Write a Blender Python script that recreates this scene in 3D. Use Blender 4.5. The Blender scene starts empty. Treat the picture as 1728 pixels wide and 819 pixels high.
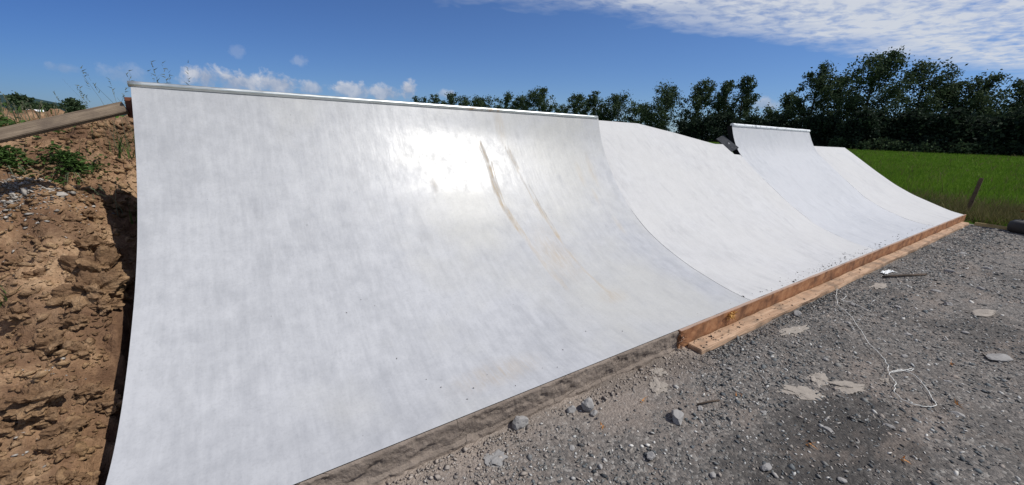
import bpy, bmesh, math, random
import numpy as np
from mathutils import Vector, Matrix, noise as mn

random.seed(7); rng = np.random.default_rng(7)
S = bpy.context.scene
COL = S.collection
PI = math.pi

# ------------------------------------------------------------------ helpers
def link(o, parent=None):
    COL.objects.link(o)
    if parent: o.parent = parent
    return o

def mesh_np(name, verts, faces, mat, parent=None, smooth=False, loose_quads=None):
    """verts (n,3), faces: (m,k) int array (k = 3 or 4) or list of tuples"""
    me = bpy.data.meshes.new(name)
    if isinstance(faces, np.ndarray):
        v = np.asarray(verts, dtype=np.float32); f = np.asarray(faces, dtype=np.int32)
        m, k = f.shape
        me.vertices.add(len(v)); me.vertices.foreach_set('co', v.ravel())
        me.loops.add(m * k); me.loops.foreach_set('vertex_index', f.ravel())
        me.polygons.add(m); me.polygons.foreach_set('loop_start', np.arange(0, m * k, k, dtype=np.int32))
        me.update(calc_edges=True)
    else:
        me.from_pydata([tuple(map(float, p)) for p in verts], [], faces); me.update()
    if smooth:
        me.polygons.foreach_set('use_smooth', np.ones(len(me.polygons), dtype=bool))
    me.validate()
    if mat: me.materials.append(mat)
    return link(bpy.data.objects.new(name, me), parent)

def obj_bm(name, bm, mat, parent=None, smooth=False):
    me = bpy.data.meshes.new(name); bm.normal_update(); bm.to_mesh(me); bm.free()
    if smooth:
        me.polygons.foreach_set('use_smooth', np.ones(len(me.polygons), dtype=bool))
    me.materials.append(mat)
    return link(bpy.data.objects.new(name, me), parent)

def empty(name, loc=(0, 0, 0)):
    o = bpy.data.objects.new(name, None); o.location = loc; o.empty_display_size = .2
    return link(o)

def tag(o, label=None, cat=None, group=None, kind=None):
    if label: o['label'] = label
    if cat: o['category'] = cat
    if group: o['group'] = group
    if kind: o['kind'] = kind
    return o

def fbm(x, y, z=0., oct=4):
    return mn.fractal(Vector((x, y, z)), 1.0, 2.0, oct)

class NT:
    def __init__(s, name):
        s.m = bpy.data.materials.new(name); s.m.use_nodes = True
        s.t = s.m.node_tree; s.b = s.t.nodes['Principled BSDF']
    def n(s, typ, **kw):
        nd = s.t.nodes.new(typ)
        for k, v in kw.items(): setattr(nd, k, v)
        return nd
    def l(s, a, b): s.t.links.new(a, b)
    def coord(s, kind='Object'): return s.n('ShaderNodeTexCoord').outputs[kind]
    def uv(s, name): return s.n('ShaderNodeUVMap', uv_map=name).outputs[0]
    def attr(s, name): return s.n('ShaderNodeAttribute', attribute_name=name).outputs['Fac']
    def mapping(s, vec, scale=(1, 1, 1), loc=(0, 0, 0)):
        m = s.n('ShaderNodeMapping'); m.inputs['Scale'].default_value = scale; m.inputs['Location'].default_value = loc
        s.l(vec, m.inputs['Vector']); return m.outputs[0]
    def noise(s, vec, scale=5, detail=5, rough=.55, dist=0.):
        n = s.n('ShaderNodeTexNoise'); n.inputs['Scale'].default_value = scale; n.inputs['Detail'].default_value = detail
        n.inputs['Roughness'].default_value = rough; n.inputs['Distortion'].default_value = dist
        s.l(vec, n.inputs['Vector']); return n.outputs['Fac']
    def voro(s, vec, scale=5, feature='F1', out='Distance', rand=1.):
        n = s.n('ShaderNodeTexVoronoi', feature=feature); n.inputs['Scale'].default_value = scale
        n.inputs['Randomness'].default_value = rand
        s.l(vec, n.inputs['Vector']); return n.outputs[out]
    def ramp(s, fac, stops):
        r = s.n('ShaderNodeValToRGB'); e = r.color_ramp.elements
        while len(e) < len(stops): e.new(.5)
        for el, (p, c) in zip(e, stops):
            el.position = p; el.color = (c, c, c, 1) if isinstance(c, (int, float)) else (*c, 1)
        s.l(fac, r.inputs[0]); return r.outputs[0]
    def mix(s, fac, a, b, blend='MIX'):
        m = s.n('ShaderNodeMix', data_type='RGBA', blend_type=blend)
        for sock, v in ((m.inputs[0], fac), (m.inputs[6], a), (m.inputs[7], b)):
            if hasattr(v, 'node'): s.l(v, sock)
            elif isinstance(v, (int, float)): sock.default_value = v
            else: sock.default_value = (*v, 1)
        return m.outputs[2]
    def math(s, op, a, b=0., c=None):
        m = s.n('ShaderNodeMath', operation=op)
        for sock, v in zip(m.inputs, (a, b) if c is None else (a, b, c)):
            if hasattr(v, 'node'): s.l(v, sock)
            else: sock.default_value = v
        return m.outputs[0]
    def bump(s, h, strength=.3, dist=.01):
        b = s.n('ShaderNodeBump'); b.inputs['Strength'].default_value = strength; b.inputs['Distance'].default_value = dist
        s.l(h, b.inputs['Height']); s.l(b.outputs[0], s.b.inputs['Normal'])
    def set(s, col=None, rough=None, metal=None, spec=None):
        for v, key in ((col, 'Base Color'), (rough, 'Roughness'), (metal, 'Metallic'), (spec, 'Specular IOR Level')):
            if v is None: continue
            sock = s.b.inputs[key]
            if hasattr(v, 'node'): s.l(v, sock)
            elif isinstance(v, (int, float)): sock.default_value = v
            else: sock.default_value = (*v, 1)
        return s.m

# ------------------------------------------------------------------ materials
def m_concrete(name, lo, hi, tint, r_lo, r_hi, spec=.5):
    t = NT(name); uv = t.uv('flow'); oc = t.coord()
    streak = t.noise(t.mapping(uv, (7.5, .55, 1)), 1.7, 7, .66, .25)
    fine = t.noise(t.mapping(uv, (14, 2.2, 1)), 2.2, 4, .65)
    blot = t.noise(oc, 1.15, 4, .55, .3)
    grain = t.noise(oc, 70, 3, .7)
    mott = t.noise(oc, 7.5, 5, .65)
    f = t.math('MULTIPLY_ADD', streak, .20, t.math('MULTIPLY', blot, .24))
    f = t.math('ADD', f, t.math('MULTIPLY_ADD', fine, .22, t.math('MULTIPLY', mott, .34)))
    c = t.ramp(f, [(.36, lo), (.57, hi)])
    sxx = t.n('ShaderNodeSeparateXYZ'); t.l(oc, sxx.inputs[0])
    y = t.ramp(t.math('ADD', t.noise(oc, .7, 4, .6), t.math('MINIMUM', t.math('MULTIPLY_ADD', sxx.outputs[0], .09, -.16), .06)), [(.40, 0.), (.62, 1.)])
    c = t.mix(t.math('MULTIPLY', y, .6), c, tint)
    c = t.mix(t.math('MULTIPLY', t.ramp(grain, [(.35, 1.), (.5, 0.)]), .14), c, (.2, .2, .21))
    # grey trowel smudges
    sm = t.ramp(t.noise(t.mapping(uv, (2.6, .9, 1), (3.1, 1.7, 0)), 1.9, 5, .6, .6), [(.56, 0.), (.72, 1.)])
    c = t.mix(t.math('MULTIPLY', sm, .28), c, (.26, .265, .28))
    sn = t.ramp(t.noise(t.mapping(uv, (30, 2.5, 1)), 2., 4, .7), [(.36, .15), (.58, 1.)])
    c = t.mix(t.math('MULTIPLY', t.math('MULTIPLY', t.attr('stain'), sn), t.ramp(t.noise(t.mapping(uv, (9, 3, 1)), 2.0, 4, .65), [(.36, .35), (.54, 1.)])), c, (.365, .285, .185))
    c = t.mix(t.math('MULTIPLY', t.attr('scuff'), sn), c, (.17, .165, .16))
    # tiny dark pits and crumbs
    pit = t.voro(oc, 9.0)
    sel = t.ramp(t.noise(oc, 3.1, 2), [(.5, 0.), (.55, 1.)])
    pm = t.math('MULTIPLY', t.math('LESS_THAN', pit, .028), sel)
    c = t.mix(t.math('MULTIPLY', pm, .75), c, (.09, .085, .08))
    rn = t.noise(t.mapping(uv, (3.5, 2.2, 1), (7, 3, 0)), 2.2, 7, .72, .3)
    r = t.ramp(rn, [(.34, r_lo), (.66, r_hi)])
    r = t.math('ADD', r, t.math('MULTIPLY', t.attr('stain'), .3))
    h = t.math('MULTIPLY_ADD', t.noise(t.mapping(uv, (5, 1.2, 1)), 2.4, 3, .5), .6, t.math('MULTIPLY', t.noise(uv, 9, 2), .3))
    t.bump(t.math('MULTIPLY_ADD', grain, .05, h), .16, .02)
    return t.set(c, r, spec=spec)

M = {}
M['conc_a'] = m_concrete('polished_concrete', (.33, .337, .353), (.450, .456, .470), (.462, .455, .418), .27, .46, .4)
M['conc_b'] = m_concrete('trowelled_concrete', (.395, .395, .40), (.512, .511, .513), (.508, .503, .492), .5, .7, .3)
M['conc_c'] = m_concrete('trowelled_concrete_bluish', (.355, .368, .392), (.48, .49, .51), (.475, .482, .50), .45, .65, .35)

def m_rawedge():
    t = NT('raw_concrete_edge'); oc = t.coord()
    n1 = t.noise(oc, 4, 6, .6); n2 = t.noise(oc, 40, 4, .7)
    c = t.ramp(t.math('MULTIPLY_ADD', n1, .6, t.math('MULTIPLY', n2, .4)), [(.3, (.14, .112, .092)), (.7, (.29, .24, .20))])
    cr = t.voro(t.mapping(oc, (4, 4, 9)), 1.6, 'DISTANCE_TO_EDGE')
    crm = t.math('MULTIPLY', t.ramp(cr, [(.0, 1.), (.012, 0.)]), t.ramp(t.noise(oc, 2.3, 2), [(.5, 0.), (.6, 1.)]))
    c = t.mix(crm, c, (.05, .045, .04))
    t.bump(t.math('SUBTRACT', t.math('ADD', n2, t.math('MULTIPLY', n1, 1.5)), crm), .9, .012)
    return t.set(c, .9, spec=.2)
M['raw'] = m_rawedge()
M['side'] = NT('shade_painted_side').set((.016, .016, .017), .9, spec=.05)  # shade painted into the colour: near-black for slab faces turned from the sun

def m_gravel():
    t = NT('gravel_bed'); oc = t.coord()
    big = t.noise(oc, .9, 4, .6, .4); mid = t.noise(oc, 6, 5, .6); fi = t.noise(oc, 90, 4, .75)
    cells = t.voro(oc, 55, out='Color')
    sep = t.n('ShaderNodeSeparateColor'); t.l(cells, sep.inputs[0])
    c1 = t.ramp(sep.outputs[0], [(0., (.055, .058, .06)), (.45, (.125, .12, .115)), (.8, (.19, .175, .16)), (1., (.30, .29, .27))])
    c2 = t.ramp(fi, [(.3, (.19, .155, .128)), (.7, (.47, .395, .335))])
    sx = t.n('ShaderNodeSeparateXYZ'); t.l(oc, sx.inputs[0])
    # brownish grit near the slab, blue-grey chippings away from it
    yy = t.math('MULTIPLY_ADD', sx.outputs[1], 1.1, t.math('MULTIPLY_ADD', big, 1.6, -1.75))
    xx = t.math('MULTIPLY', sx.outputs[0], -.12)
    c = t.mix(t.ramp(t.math('ADD', yy, xx), [(.1, .15), (.75, .95)]), c1, c2)
    c = t.mix(t.math('MULTIPLY', t.ramp(mid, [(.55, 0.), (.7, 1.)]), .3), c, (.24, .19, .155))
    dsx = t.math('MULTIPLY', t.math('SUBTRACT', sx.outputs[0], 2.75), .75); dsy = t.math('MULTIPLY', t.math('SUBTRACT', sx.outputs[1], .50), 1.9)
    damp = t.math('SUBTRACT', t.math('MULTIPLY_ADD', t.noise(oc, 2.6, 5, .65), 2.2, -.25), t.math('SQRT', t.math('ADD', t.math('MULTIPLY', dsx, dsx), t.math('MULTIPLY', dsy, dsy))))
    c = t.mix(t.math('MULTIPLY', t.ramp(damp, [(-.0, 0.), (.55, 1.)]), .75), c, (.045, .042, .04))
    c = t.mix(t.math('MULTIPLY', t.ramp(big, [(.54, 0.), (.66, 1.)]), .5), c, (.05, .047, .044))
    dust = t.ramp(t.noise(t.mapping(oc, (.8, 1.6, 1), (5, 2, 0)), 1.4, 5, .65, .5), [(.52, 0.), (.64, 1.)])
    c = t.mix(t.math('MULTIPLY', dust, .38), c, (.30, .245, .205))
    h = t.math('ADD', t.math('MULTIPLY', t.voro(oc, 55), -.8), fi)
    t.bump(h, .9, .012)
    return t.set(c, .92, spec=.15)
M['gravel'] = m_gravel()

def m_stone(name, stops, rough=.85, bscale=60, bstr=.5, warm=False):
    t = NT(name)
    r = t.n('ShaderNodeNewGeometry').outputs['Random Per Island']
    c = t.ramp(r, stops)
    if warm:       # brown grit lies along the slab, blue-grey chippings further out
        sx = t.n('ShaderNodeSeparateXYZ'); oc = t.coord(); t.l(oc, sx.inputs[0])
        k = t.math('ADD', t.math('MULTIPLY', sx.outputs[0], -.12), t.math('MULTIPLY_ADD', sx.outputs[1], 1.1, t.math('MULTIPLY_ADD', t.noise(oc, .9, 4, .6, .4), 1.6, -1.75)))
        c = t.mix(t.ramp(k, [(.1, 0.), (.75, .62)]), c, (.40, .335, .285))
    n = t.noise(t.coord(), bscale, 4, .65)
    c = t.mix(.5, c, t.mix(n, (.45, .44, .43), (1.3, 1.28, 1.25)), 'MULTIPLY')
    t.bump(n, bstr, .004)
    return t.set(c, rough, spec=.25)
M['chip'] = m_stone('gravel_stones', [(0., (.045, .05, .055)), (.3, (.13, .145, .152)), (.55, (.23, .225, .21)), (.78, (.33, .28, .24)), (.92, (.42, .43, .42)), (1., (.64, .62, .58))], warm=True)
M['rock'] = m_stone('grey_rock', [(0., (.26, .255, .25)), (1., (.30, .29, .28))], .9, 22, .8)
M['spill'] = m_stone('dried_cement', [(0., (.29, .26, .225)), (1., (.36, .32, .28))], .9, 18, 1.)
M['rubble'] = m_stone('pale_rubble', [(0., (.20, .18, .16)), (.5, (.32, .295, .265)), (1., (.48, .45, .41))], .9, 40, .6)

def m_dirt(name, a, b, cc, d):
    t = NT(name); oc = t.coord()
    n1 = t.noise(oc, 1.6, 6, .65, .5); n2 = t.noise(oc, 11, 6, .7); n3 = t.noise(oc, 70, 4, .7)
    c = t.ramp(t.math('MULTIPLY_ADD', n1, .55, t.math('MULTIPLY', n2, .45)), [(.33, a), (.48, b), (.62, cc)])
    root = t.ramp(t.noise(t.mapping(oc, (2.0, .8, 1), (4, 1, 2)), 1.5, 5, .6, .8), [(.52, 0.), (.63, 1.)])
    c = t.mix(t.math('MULTIPLY', root, .6), c, d)
    c = t.mix(t.math('MULTIPLY', t.ramp(n3, [(.3, 1.), (.5, 0.)]), .5), c, (.075, .05, .033))
    dk = t.ramp(t.noise(t.mapping(oc, (1, 1, 1), (2, 7, 1)), 2.3, 6, .7, .7), [(.46, 0.), (.62, 1.)])
    c = t.mix(t.math('MULTIPLY', dk, .65), c, (.115, .066, .042))
    t.bump(t.math('MULTIPLY_ADD', n2, 1.0, t.math('MULTIPLY', n3, .35)), 1., .03)
    return t.set(c, .95, spec=.05)
M['dirt'] = m_dirt('dry_earth', (.145, .08, .046), (.30, .182, .106), (.44, .295, .18), (.105, .058, .037))
M['clod'] = m_dirt('earth_clod', (.19, .115, .062), (.36, .23, .125), (.48, .33, .20), (.20, .12, .07))

def m_wood(name, a, b, dark, scale=(1.2, 22, 22), top=None):
    t = NT(name); oc = t.coord()
    g = t.noise(t.mapping(oc, scale), 1.6, 6, .65, .6); k = t.noise(oc, 5, 5, .65)
    c = t.ramp(g, [(.3, a), (.68, b)])
    c = t.mix(t.math('MULTIPLY', t.ramp(k, [(.47, 0.), (.66, 1.)]), .75), c, dark)
    if top:        # cement slurry dried on the upper edge
        sz = t.n('ShaderNodeSeparateXYZ'); t.l(t.n('ShaderNodeNewGeometry').outputs['True Normal'], sz.inputs[0])
        c = t.mix(t.math('MULTIPLY', t.math('GREATER_THAN', sz.outputs[2], .6), .8), c, top)
    t.bump(t.math('ADD', g, t.math('MULTIPLY', k, .5)), .5, .006)
    return t.set(c, .8, spec=.2)
M['wood'] = m_wood('sawn_wood', (.30, .18, .11), (.51, .355, .24), (.17, .125, .09))
M['osb'] = m_wood('weathered_shuttering', (.22, .09, .042), (.43, .225, .115), (.09, .042, .026), (6, 9, 9), (.36, .27, .22))
M['oldwood'] = m_wood('grey_weathered_wood', (.10, .074, .052), (.27, .21, .15), (.10, .075, .058), (1.2, 45, 45))
M['redwood'] = m_wood('red_brown_wood', (.16, .06, .035), (.26, .10, .06), (.07, .035, .025), (8, 8, 3))
M['darkwood'] = m_wood('dark_wet_wood', (.055, .04, .03), (.11, .08, .06), (.03, .025, .02))
M['stakewood'] = m_wood('brown_stake_wood', (.09, .06, .042), (.17, .115, .08), (.05, .035, .028))
M['yellowwood'] = m_wood('pale_yellow_wood', (.40, .30, .13), (.52, .42, .22), (.3, .2, .1))
M['splinter'] = NT('fresh_splinters').set((.62, .36, .11), .8)
M['chipwood'] = NT('orange_wood_chip').set((.60, .27, .07), .8)

def m_metal():
    t = NT('galvanised_steel'); oc = t.coord()
    n = t.noise(t.mapping(oc, (3, 20, 20)), 2, 4, .6)
    c = t.ramp(n, [(.35, (.52, .55, .53)), (.65, (.70, .72, .70))])
    rust = t.math('MULTIPLY', t.attr('rust'), t.ramp(t.noise(oc, 25, 3), [(.4, 0.), (.6, 1.)]))
    c = t.mix(rust, c, (.42, .27, .14))
    t.set(c, t.ramp(n, [(.3, .32), (.7, .5)]), t.math('MULTIPLY_ADD', rust, -.7, .75))
    return t.m
M['pipe'] = m_metal()
def m_paint():
    t = NT('chipped_white_paint'); n = t.noise(t.coord(), 14, 4, .6)
    return t.set(t.ramp(n, [(.36, (.36, .38, .40)), (.44, (.74, .77, .78))]), .45)
M['white'] = m_paint()
M['string'] = NT('white_string').set((.72, .72, .68), .7)
M['plastic'] = NT('white_plastic_film').set((.68, .70, .70), .4)
M['rubber'] = NT('black_rubber').set((.016, .016, .017), .7)
def m_ply():
    t = NT('dark_coated_plywood'); n = t.noise(t.coord(), 12, 3, .6); v = t.noise(t.mapping(t.coord(), (1, 1, 1), (3, 1, 4)), 16, 1, .4)
    c = t.ramp(n, [(.3, (.022, .024, .03)), (.7, (.055, .058, .066))])
    return t.set(t.mix(t.ramp(v, [(.68, 0.), (.74, 1.)]), c, (.45, .46, .48)), .8, spec=.1)
M['ply'] = m_ply()
M['roofwhite'] = NT('white_roofing').set((.78, .79, .80), .5)
M['wallgrey'] = NT('pale_render').set((.45, .44, .42), .9)

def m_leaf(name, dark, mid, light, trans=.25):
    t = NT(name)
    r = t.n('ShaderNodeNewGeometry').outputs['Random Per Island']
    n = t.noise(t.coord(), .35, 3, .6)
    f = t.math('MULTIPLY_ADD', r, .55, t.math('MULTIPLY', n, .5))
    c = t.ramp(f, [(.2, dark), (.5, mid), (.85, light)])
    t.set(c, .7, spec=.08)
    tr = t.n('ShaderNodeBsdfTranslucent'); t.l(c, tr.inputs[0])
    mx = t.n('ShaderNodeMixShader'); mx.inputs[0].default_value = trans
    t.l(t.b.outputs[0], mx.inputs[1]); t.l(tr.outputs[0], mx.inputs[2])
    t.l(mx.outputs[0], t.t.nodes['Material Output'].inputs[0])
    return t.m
M['leaf'] = m_leaf('poplar_leaves', (.024, .041, .024), (.046, .073, .036), (.09, .125, .06))
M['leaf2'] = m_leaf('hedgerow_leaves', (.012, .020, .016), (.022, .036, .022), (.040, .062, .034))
M['weed'] = m_leaf('weed_leaves', (.03, .06, .018), (.06, .11, .03), (.10, .17, .045), .35)
M['grass'] = m_leaf('meadow_grass_blades', (.065, .13, .012), (.105, .20, .018), (.17, .27, .035), .3)
M['drygrass'] = m_leaf('dry_grass_blades', (.07, .075, .02), (.12, .11, .045), (.20, .17, .08), .3)
M['seed'] = m_leaf('grass_stems', (.10, .13, .075), (.16, .18, .11), (.22, .22, .15), .4)
M['russet'] = m_leaf('russet_leaves', (.07, .025, .012), (.12, .05, .02), (.15, .08, .03), .3)
def m_bark():
    t = NT('bark'); n = t.noise(t.mapping(t.coord(), (8, 8, 1.5)), 1, 4)
    return t.set(t.ramp(n, [(.3, (.03, .027, .024)), (.7, (.075, .068, .06))]), .9)
M['bark'] = m_bark()
def m_meadow():
    t = NT('meadow_turf'); oc = t.coord()
    n = t.noise(oc, .22, 5, .65); m = t.noise(oc, 3.0, 5, .7)
    c = t.ramp(t.math('MULTIPLY_ADD', n, .5, t.math('MULTIPLY', m, .5)), [(.35, (.04, .08, .010)), (.52, (.065, .13, .013)), (.7, (.10, .165, .022))])
    t.bump(m, .6, .15)
    return t.set(c, .95, spec=.05)
M['meadow'] = m_meadow()
def m_hill():
    t = NT('wooded_hills'); n = t.noise(t.coord(), .02, 5, .7)
    return t.set(t.ramp(n, [(.35, (.020, .040, .045)), (.65, (.035, .06, .062))]), 1., spec=0.)
M['hill'] = m_hill()

# ------------------------------------------------------------------ camera (fitted)
f_px, WPX, HPX = 642.274, 1728., 819.
R = np.array([[.83794, -.12196, .53196], [-.54442, -.25483, .79914], [.03810, -.95926, -.27994]])
EYE = np.array([0., 0., 1.6])
cam_d = bpy.data.cameras.new('camera'); cam = link(bpy.data.objects.new('camera', cam_d))
u_, d_, w_ = (R[:, i] / np.linalg.norm(R[:, i]) for i in range(3))
w_ = w_ / np.linalg.norm(w_); u_ = u_ - w_ * (u_ @ w_); u_ /= np.linalg.norm(u_); d_ = np.cross(w_, u_)
mw = Matrix.Identity(4)
for i in range(3):
    mw[i][0] = u_[i]; mw[i][1] = -d_[i]; mw[i][2] = -w_[i]; mw[i][3] = EYE[i]
cam.matrix_world = mw
cam_d.sensor_fit = 'HORIZONTAL'; cam_d.sensor_width = 36.; cam_d.lens = f_px / WPX * 36.
cam_d.clip_start = .05; cam_d.clip_end = 12000
S.camera = cam

def polar(az, D, z=0.):
    return np.array([D * math.cos(math.radians(az)), D * math.sin(math.radians(az)), z])

# ------------------------------------------------------------------ ramp profiles (y, z)
XL, X1, X2, X3, X4 = -.749, 4.137, 8.14, 11.9, 14.93
YB = 1.666; GZ = -.19
def smooth_poly(P, n=64, it=6):
    P = np.array(P, float)
    def rs(Q, k):
        s = np.r_[0, np.cumsum(np.hypot(*np.diff(Q, axis=0).T))]; s /= s[-1]; t = np.linspace(0, 1, k)
        return np.c_[np.interp(t, s, Q[:, 0]), np.interp(t, s, Q[:, 1])]
    Q = rs(P, n)
    for _ in range(it):
        Q[1:-1] = Q[1:-1] * .5 + (Q[:-2] + Q[2:]) * .25
        Q = rs(Q, n)
    return Q
P_left = smooth_poly([(YB, 0), (1.9, .0), (2.07, .02), (2.25, .07), (2.49, .175), (2.76, .325), (3.07, .525), (3.37, .76), (3.62, 1.01), (3.85, 1.28), (4.07, 1.60), (4.20, 1.825)])
P_seam = smooth_poly([(YB, 0), (1.84, .012), (2.02, .05), (2.41, .15), (2.77, .285), (3.05, .425), (3.35, .645), (3.66, .96), (3.87, 1.26), (4.03, 1.54), (4.12, 1.825)])
P_bank1 = smooth_poly([(YB, 0), (1.84, .012), (2.02, .05), (2.41, .15), (2.77, .285), (3.05, .425), (3.35, .645), (4.06, 1.25), (4.75, 1.83)])
P_bank2 = smooth_poly([(YB, 0), (1.86, .016), (2.1, .07), (2.53, .21), (3.03, .515), (3.60, .945), (4.06, 1.32), (4.74, 1.86)])
P_ext = smooth_poly([(YB, 0), (1.86, .016), (2.1, .07), (2.53, .21), (3.03, .515), (3.60, .945), (3.86, 1.14), (4.05, 1.31), (4.16, 1.44), (4.24, 1.59), (4.30, 1.73), (4.35, 1.895)], it=3)
P_ext2 = smooth_poly([(YB, 0), (1.86, .016), (2.13, .07), (2.54, .22), (2.92, .42), (3.42, .825), (3.74, 1.09), (3.97, 1.28), (4.10, 1.40), (4.20, 1.55), (4.30, 1.74), (4.37, 1.895)], it=3)
P_bank3 = smooth_poly([(YB, 0), (1.86, .016), (2.13, .07), (2.54, .22), (2.92, .42), (3.42, .825), (3.74, 1.085), (4.08, 1.34), (4.36, 1.535)])
P_bank4 = smooth_poly([(YB, 0), (1.90, .05), (2.2, .165), (2.70, .36), (3.11, .58), (3.56, .88), (4.05, 1.23), (4.46, 1.515)])

def cut_at_z(P, z):
    """profile stopped where it first reaches height z, resampled"""
    i = int(np.argmax(P[:, 1] >= z)) if P[-1, 1] >= z else len(P) - 1
    if i == 0: return P
    t = (z - P[i - 1, 1]) / max(P[i, 1] - P[i - 1, 1], 1e-6)
    Q = np.r_[P[:i], [P[i - 1] + (P[i] - P[i - 1]) * min(t, 1)]]
    s = np.r_[0, np.cumsum(np.hypot(*np.diff(Q, axis=0).T))]; k = np.linspace(0, s[-1], len(P))
    return np.c_[np.interp(k, s, Q[:, 0]), np.interp(k, s, Q[:, 1])]

baseA = [(2.15, 4.00), (2.19, 3.87), (2.18, 3.71), (2.16, 3.5), (2.21, 3.33), (2.25, 3.09), (2.28, 2.57)]
baseB = [(2.47, 3.97), (2.53, 3.82), (2.60, 3.65), (2.63, 3.48), (2.66, 3.28), (2.66, 2.88), (2.66, 2.6), (2.70, 2.30)]
def strand_of(base, off, w, y0, y1, ph):
    ys = np.linspace(y0, y1, 26); bx = [np.interp(-y, [-p[1] for p in base], [p[0] for p in base]) for y in ys]
    return [(x + off + .016 * mn.fractal(Vector((y * 2.2, ph, 0)), 1., 2., 3), y, w * (.5 + .9 * abs(mn.fractal(Vector((y * 4.0, ph, 4)), 1., 2., 2)))) for x, y in zip(bx, ys)]
stains_tan = [(strand_of(baseA, 0., .026, 3.98, 3.86, 1), .9), (strand_of(baseA, .004, .036, 3.80, 3.22, 2), .9), (strand_of(baseA, .045, .010, 3.84, 3.1, 3), .7), (strand_of(baseA, .02, .045, 3.24, 2.5, 4), .45),
              (strand_of(baseA, -.03, .009, 4.02, 3.6, 5), .5), (strand_of(baseB, .04, .03, 3.93, 3.80, 6), .55), (strand_of(baseB, .0, .010, 3.96, 3.3, 7), .7), (strand_of(baseB, .022, .034, 3.50, 3.12, 8), .85),
              (strand_of(baseB, .02, .022, 3.14, 2.2, 9), .55), (strand_of(baseB, .05, .008, 3.6, 3.2, 10), .5)]
scuffB = strand_of(baseB, -.006, .007, 3.98, 3.62, 11); scuffC = strand_of(baseB, .05, .011, 3.66, 3.24, 12)
spots = [(1.47, 3.68, .035, .06), (3.53, 3.74, .05, .10), (3.76, 3.76, .05, .13), (2.47, 4.09, .06, .10), (3.63, 3.53, .03, .08), (3.72, 3.16, .04, .1), (2.72, 2.28, .16, .08), (2.5, 2.9, .2, .3), (1.2, 1.9, .3, .1)]
def line_mask(x, y, L, soft=1.0):
    best = 0.
    for (x0, y0, w0), (x1, y1, w1) in zip(L[:-1], L[1:]):
        dx, dy = x1 - x0, y1 - y0; t = max(0, min(1, ((x - x0) * dx + (y - y0) * dy) / (dx * dx + dy * dy)))
        d = math.hypot(x - x0 - dx * t, y - y0 - dy * t); w = w0 + (w1 - w0) * t
        best = max(best, max(0., 1 - d / (w * 1.5)))
    return best

def section(name, xs, prof_at, mat, parent, stains=False, th=.10, xgap=.003):
    """solid curved slab: rows along X, profile prof_at(x) -> (n,2)"""
    xs = np.array(xs, float); xs[0] += xgap; xs[-1] -= xgap
    rows, low, uvr = [], [], []
    for x in xs:
        P = prof_at(x); n = len(P)
        wob = np.array([.0035 * fbm(x * 1.3, p[0] * .9, 3.3, 2) for p in P]); wob[:3] = 0
        T = np.gradient(P, axis=0); T /= np.linalg.norm(T, axis=1)[:, None]
        N = np.c_[-T[:, 1], T[:, 0]]
        Q = P + N * wob[:, None]
        B = P - N * th
        B[:, 1] = np.minimum(B[:, 1], Q[:, 1] - .02); B[:, 0] = np.maximum(B[:, 0], YB)
        s = np.r_[0, np.cumsum(np.hypot(*np.diff(P, axis=0).T))]
        rows.append(np.c_[np.full(n, x), Q]); low.append(np.c_[np.full(n, x), B]); uvr.append(np.c_[np.full(n, x), s])
    m, n = len(xs), len(rows[0])
    V = np.r_[np.concatenate(rows), np.concatenate(low)]; UV = np.r_[np.concatenate(uvr), np.concatenate(uvr)]
    idx = np.arange(m * n).reshape(m, n); o = m * n
    F = []
    a = idx[:-1, :-1].ravel(); b = idx[1:, :-1].ravel(); c = idx[1:, 1:].ravel(); d = idx[:-1, 1:].ravel()
    F.append(np.c_[a, b, c, d]); F.append(np.c_[d, c, b, a] + o)
    nside = 0
    for e, flip in ((idx[0], 0), (idx[-1], 1), (idx[:, 0], 1), (idx[:, -1], 0)):
        kk = len(e); b0 = len(V)
        V = np.r_[V, V[e], V[e + o]]; UV = np.r_[UV, UV[e], UV[e + o]]
        a0 = np.arange(kk) + b0; q = np.c_[a0[:-1], a0[1:], a0[1:] + kk, a0[:-1] + kk]; F.append(q[:, ::-1] if flip else q)
        nside += len(q)
    F = np.concatenate(F)
    ob = mesh_np(name, V, F, mat, parent, smooth=True); me = ob.data
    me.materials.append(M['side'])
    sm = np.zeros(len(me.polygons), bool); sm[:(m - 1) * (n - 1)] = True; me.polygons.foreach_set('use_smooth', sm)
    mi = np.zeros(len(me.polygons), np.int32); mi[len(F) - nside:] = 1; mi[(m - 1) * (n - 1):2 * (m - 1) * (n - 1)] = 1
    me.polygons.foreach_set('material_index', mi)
    ul = me.uv_layers.new(name='flow'); li = np.zeros(len(me.loops), np.int32); me.loops.foreach_get('vertex_index', li)
    ul.data.foreach_set('uv', UV[li].astype(np.float32).ravel())
    st = np.zeros(len(V), np.float32); sc = np.zeros(len(V), np.float32)
    if stains:
        for i in range(m * n):
            x, y = V[i, 0], V[i, 1]
            v = 0.
            if 2.0 < x < 2.86 and y > 2.1:
                for L, kk in stains_tan:
                    if L[-1][1] - .05 < y < L[0][1] + .05: v = max(v, min(1, line_mask(x, y, L) * 1.7) * kk)
                sc[i] = max(line_mask(x, y, scuffB), line_mask(x, y, scuffC)) * .9
            for (sx, sy, rx, ry) in spots:
                v = max(v, .55 * max(0, 1 - math.hypot((x - sx) / rx, (y - sy) / ry) * .7))
            st[i] = min(1, v)
    for nm, arr in (('stain', st), ('scuff', sc)):
        at = me.attributes.new(nm, 'FLOAT', 'POINT'); at.data.foreach_set('value', arr)
    return ob

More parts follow.
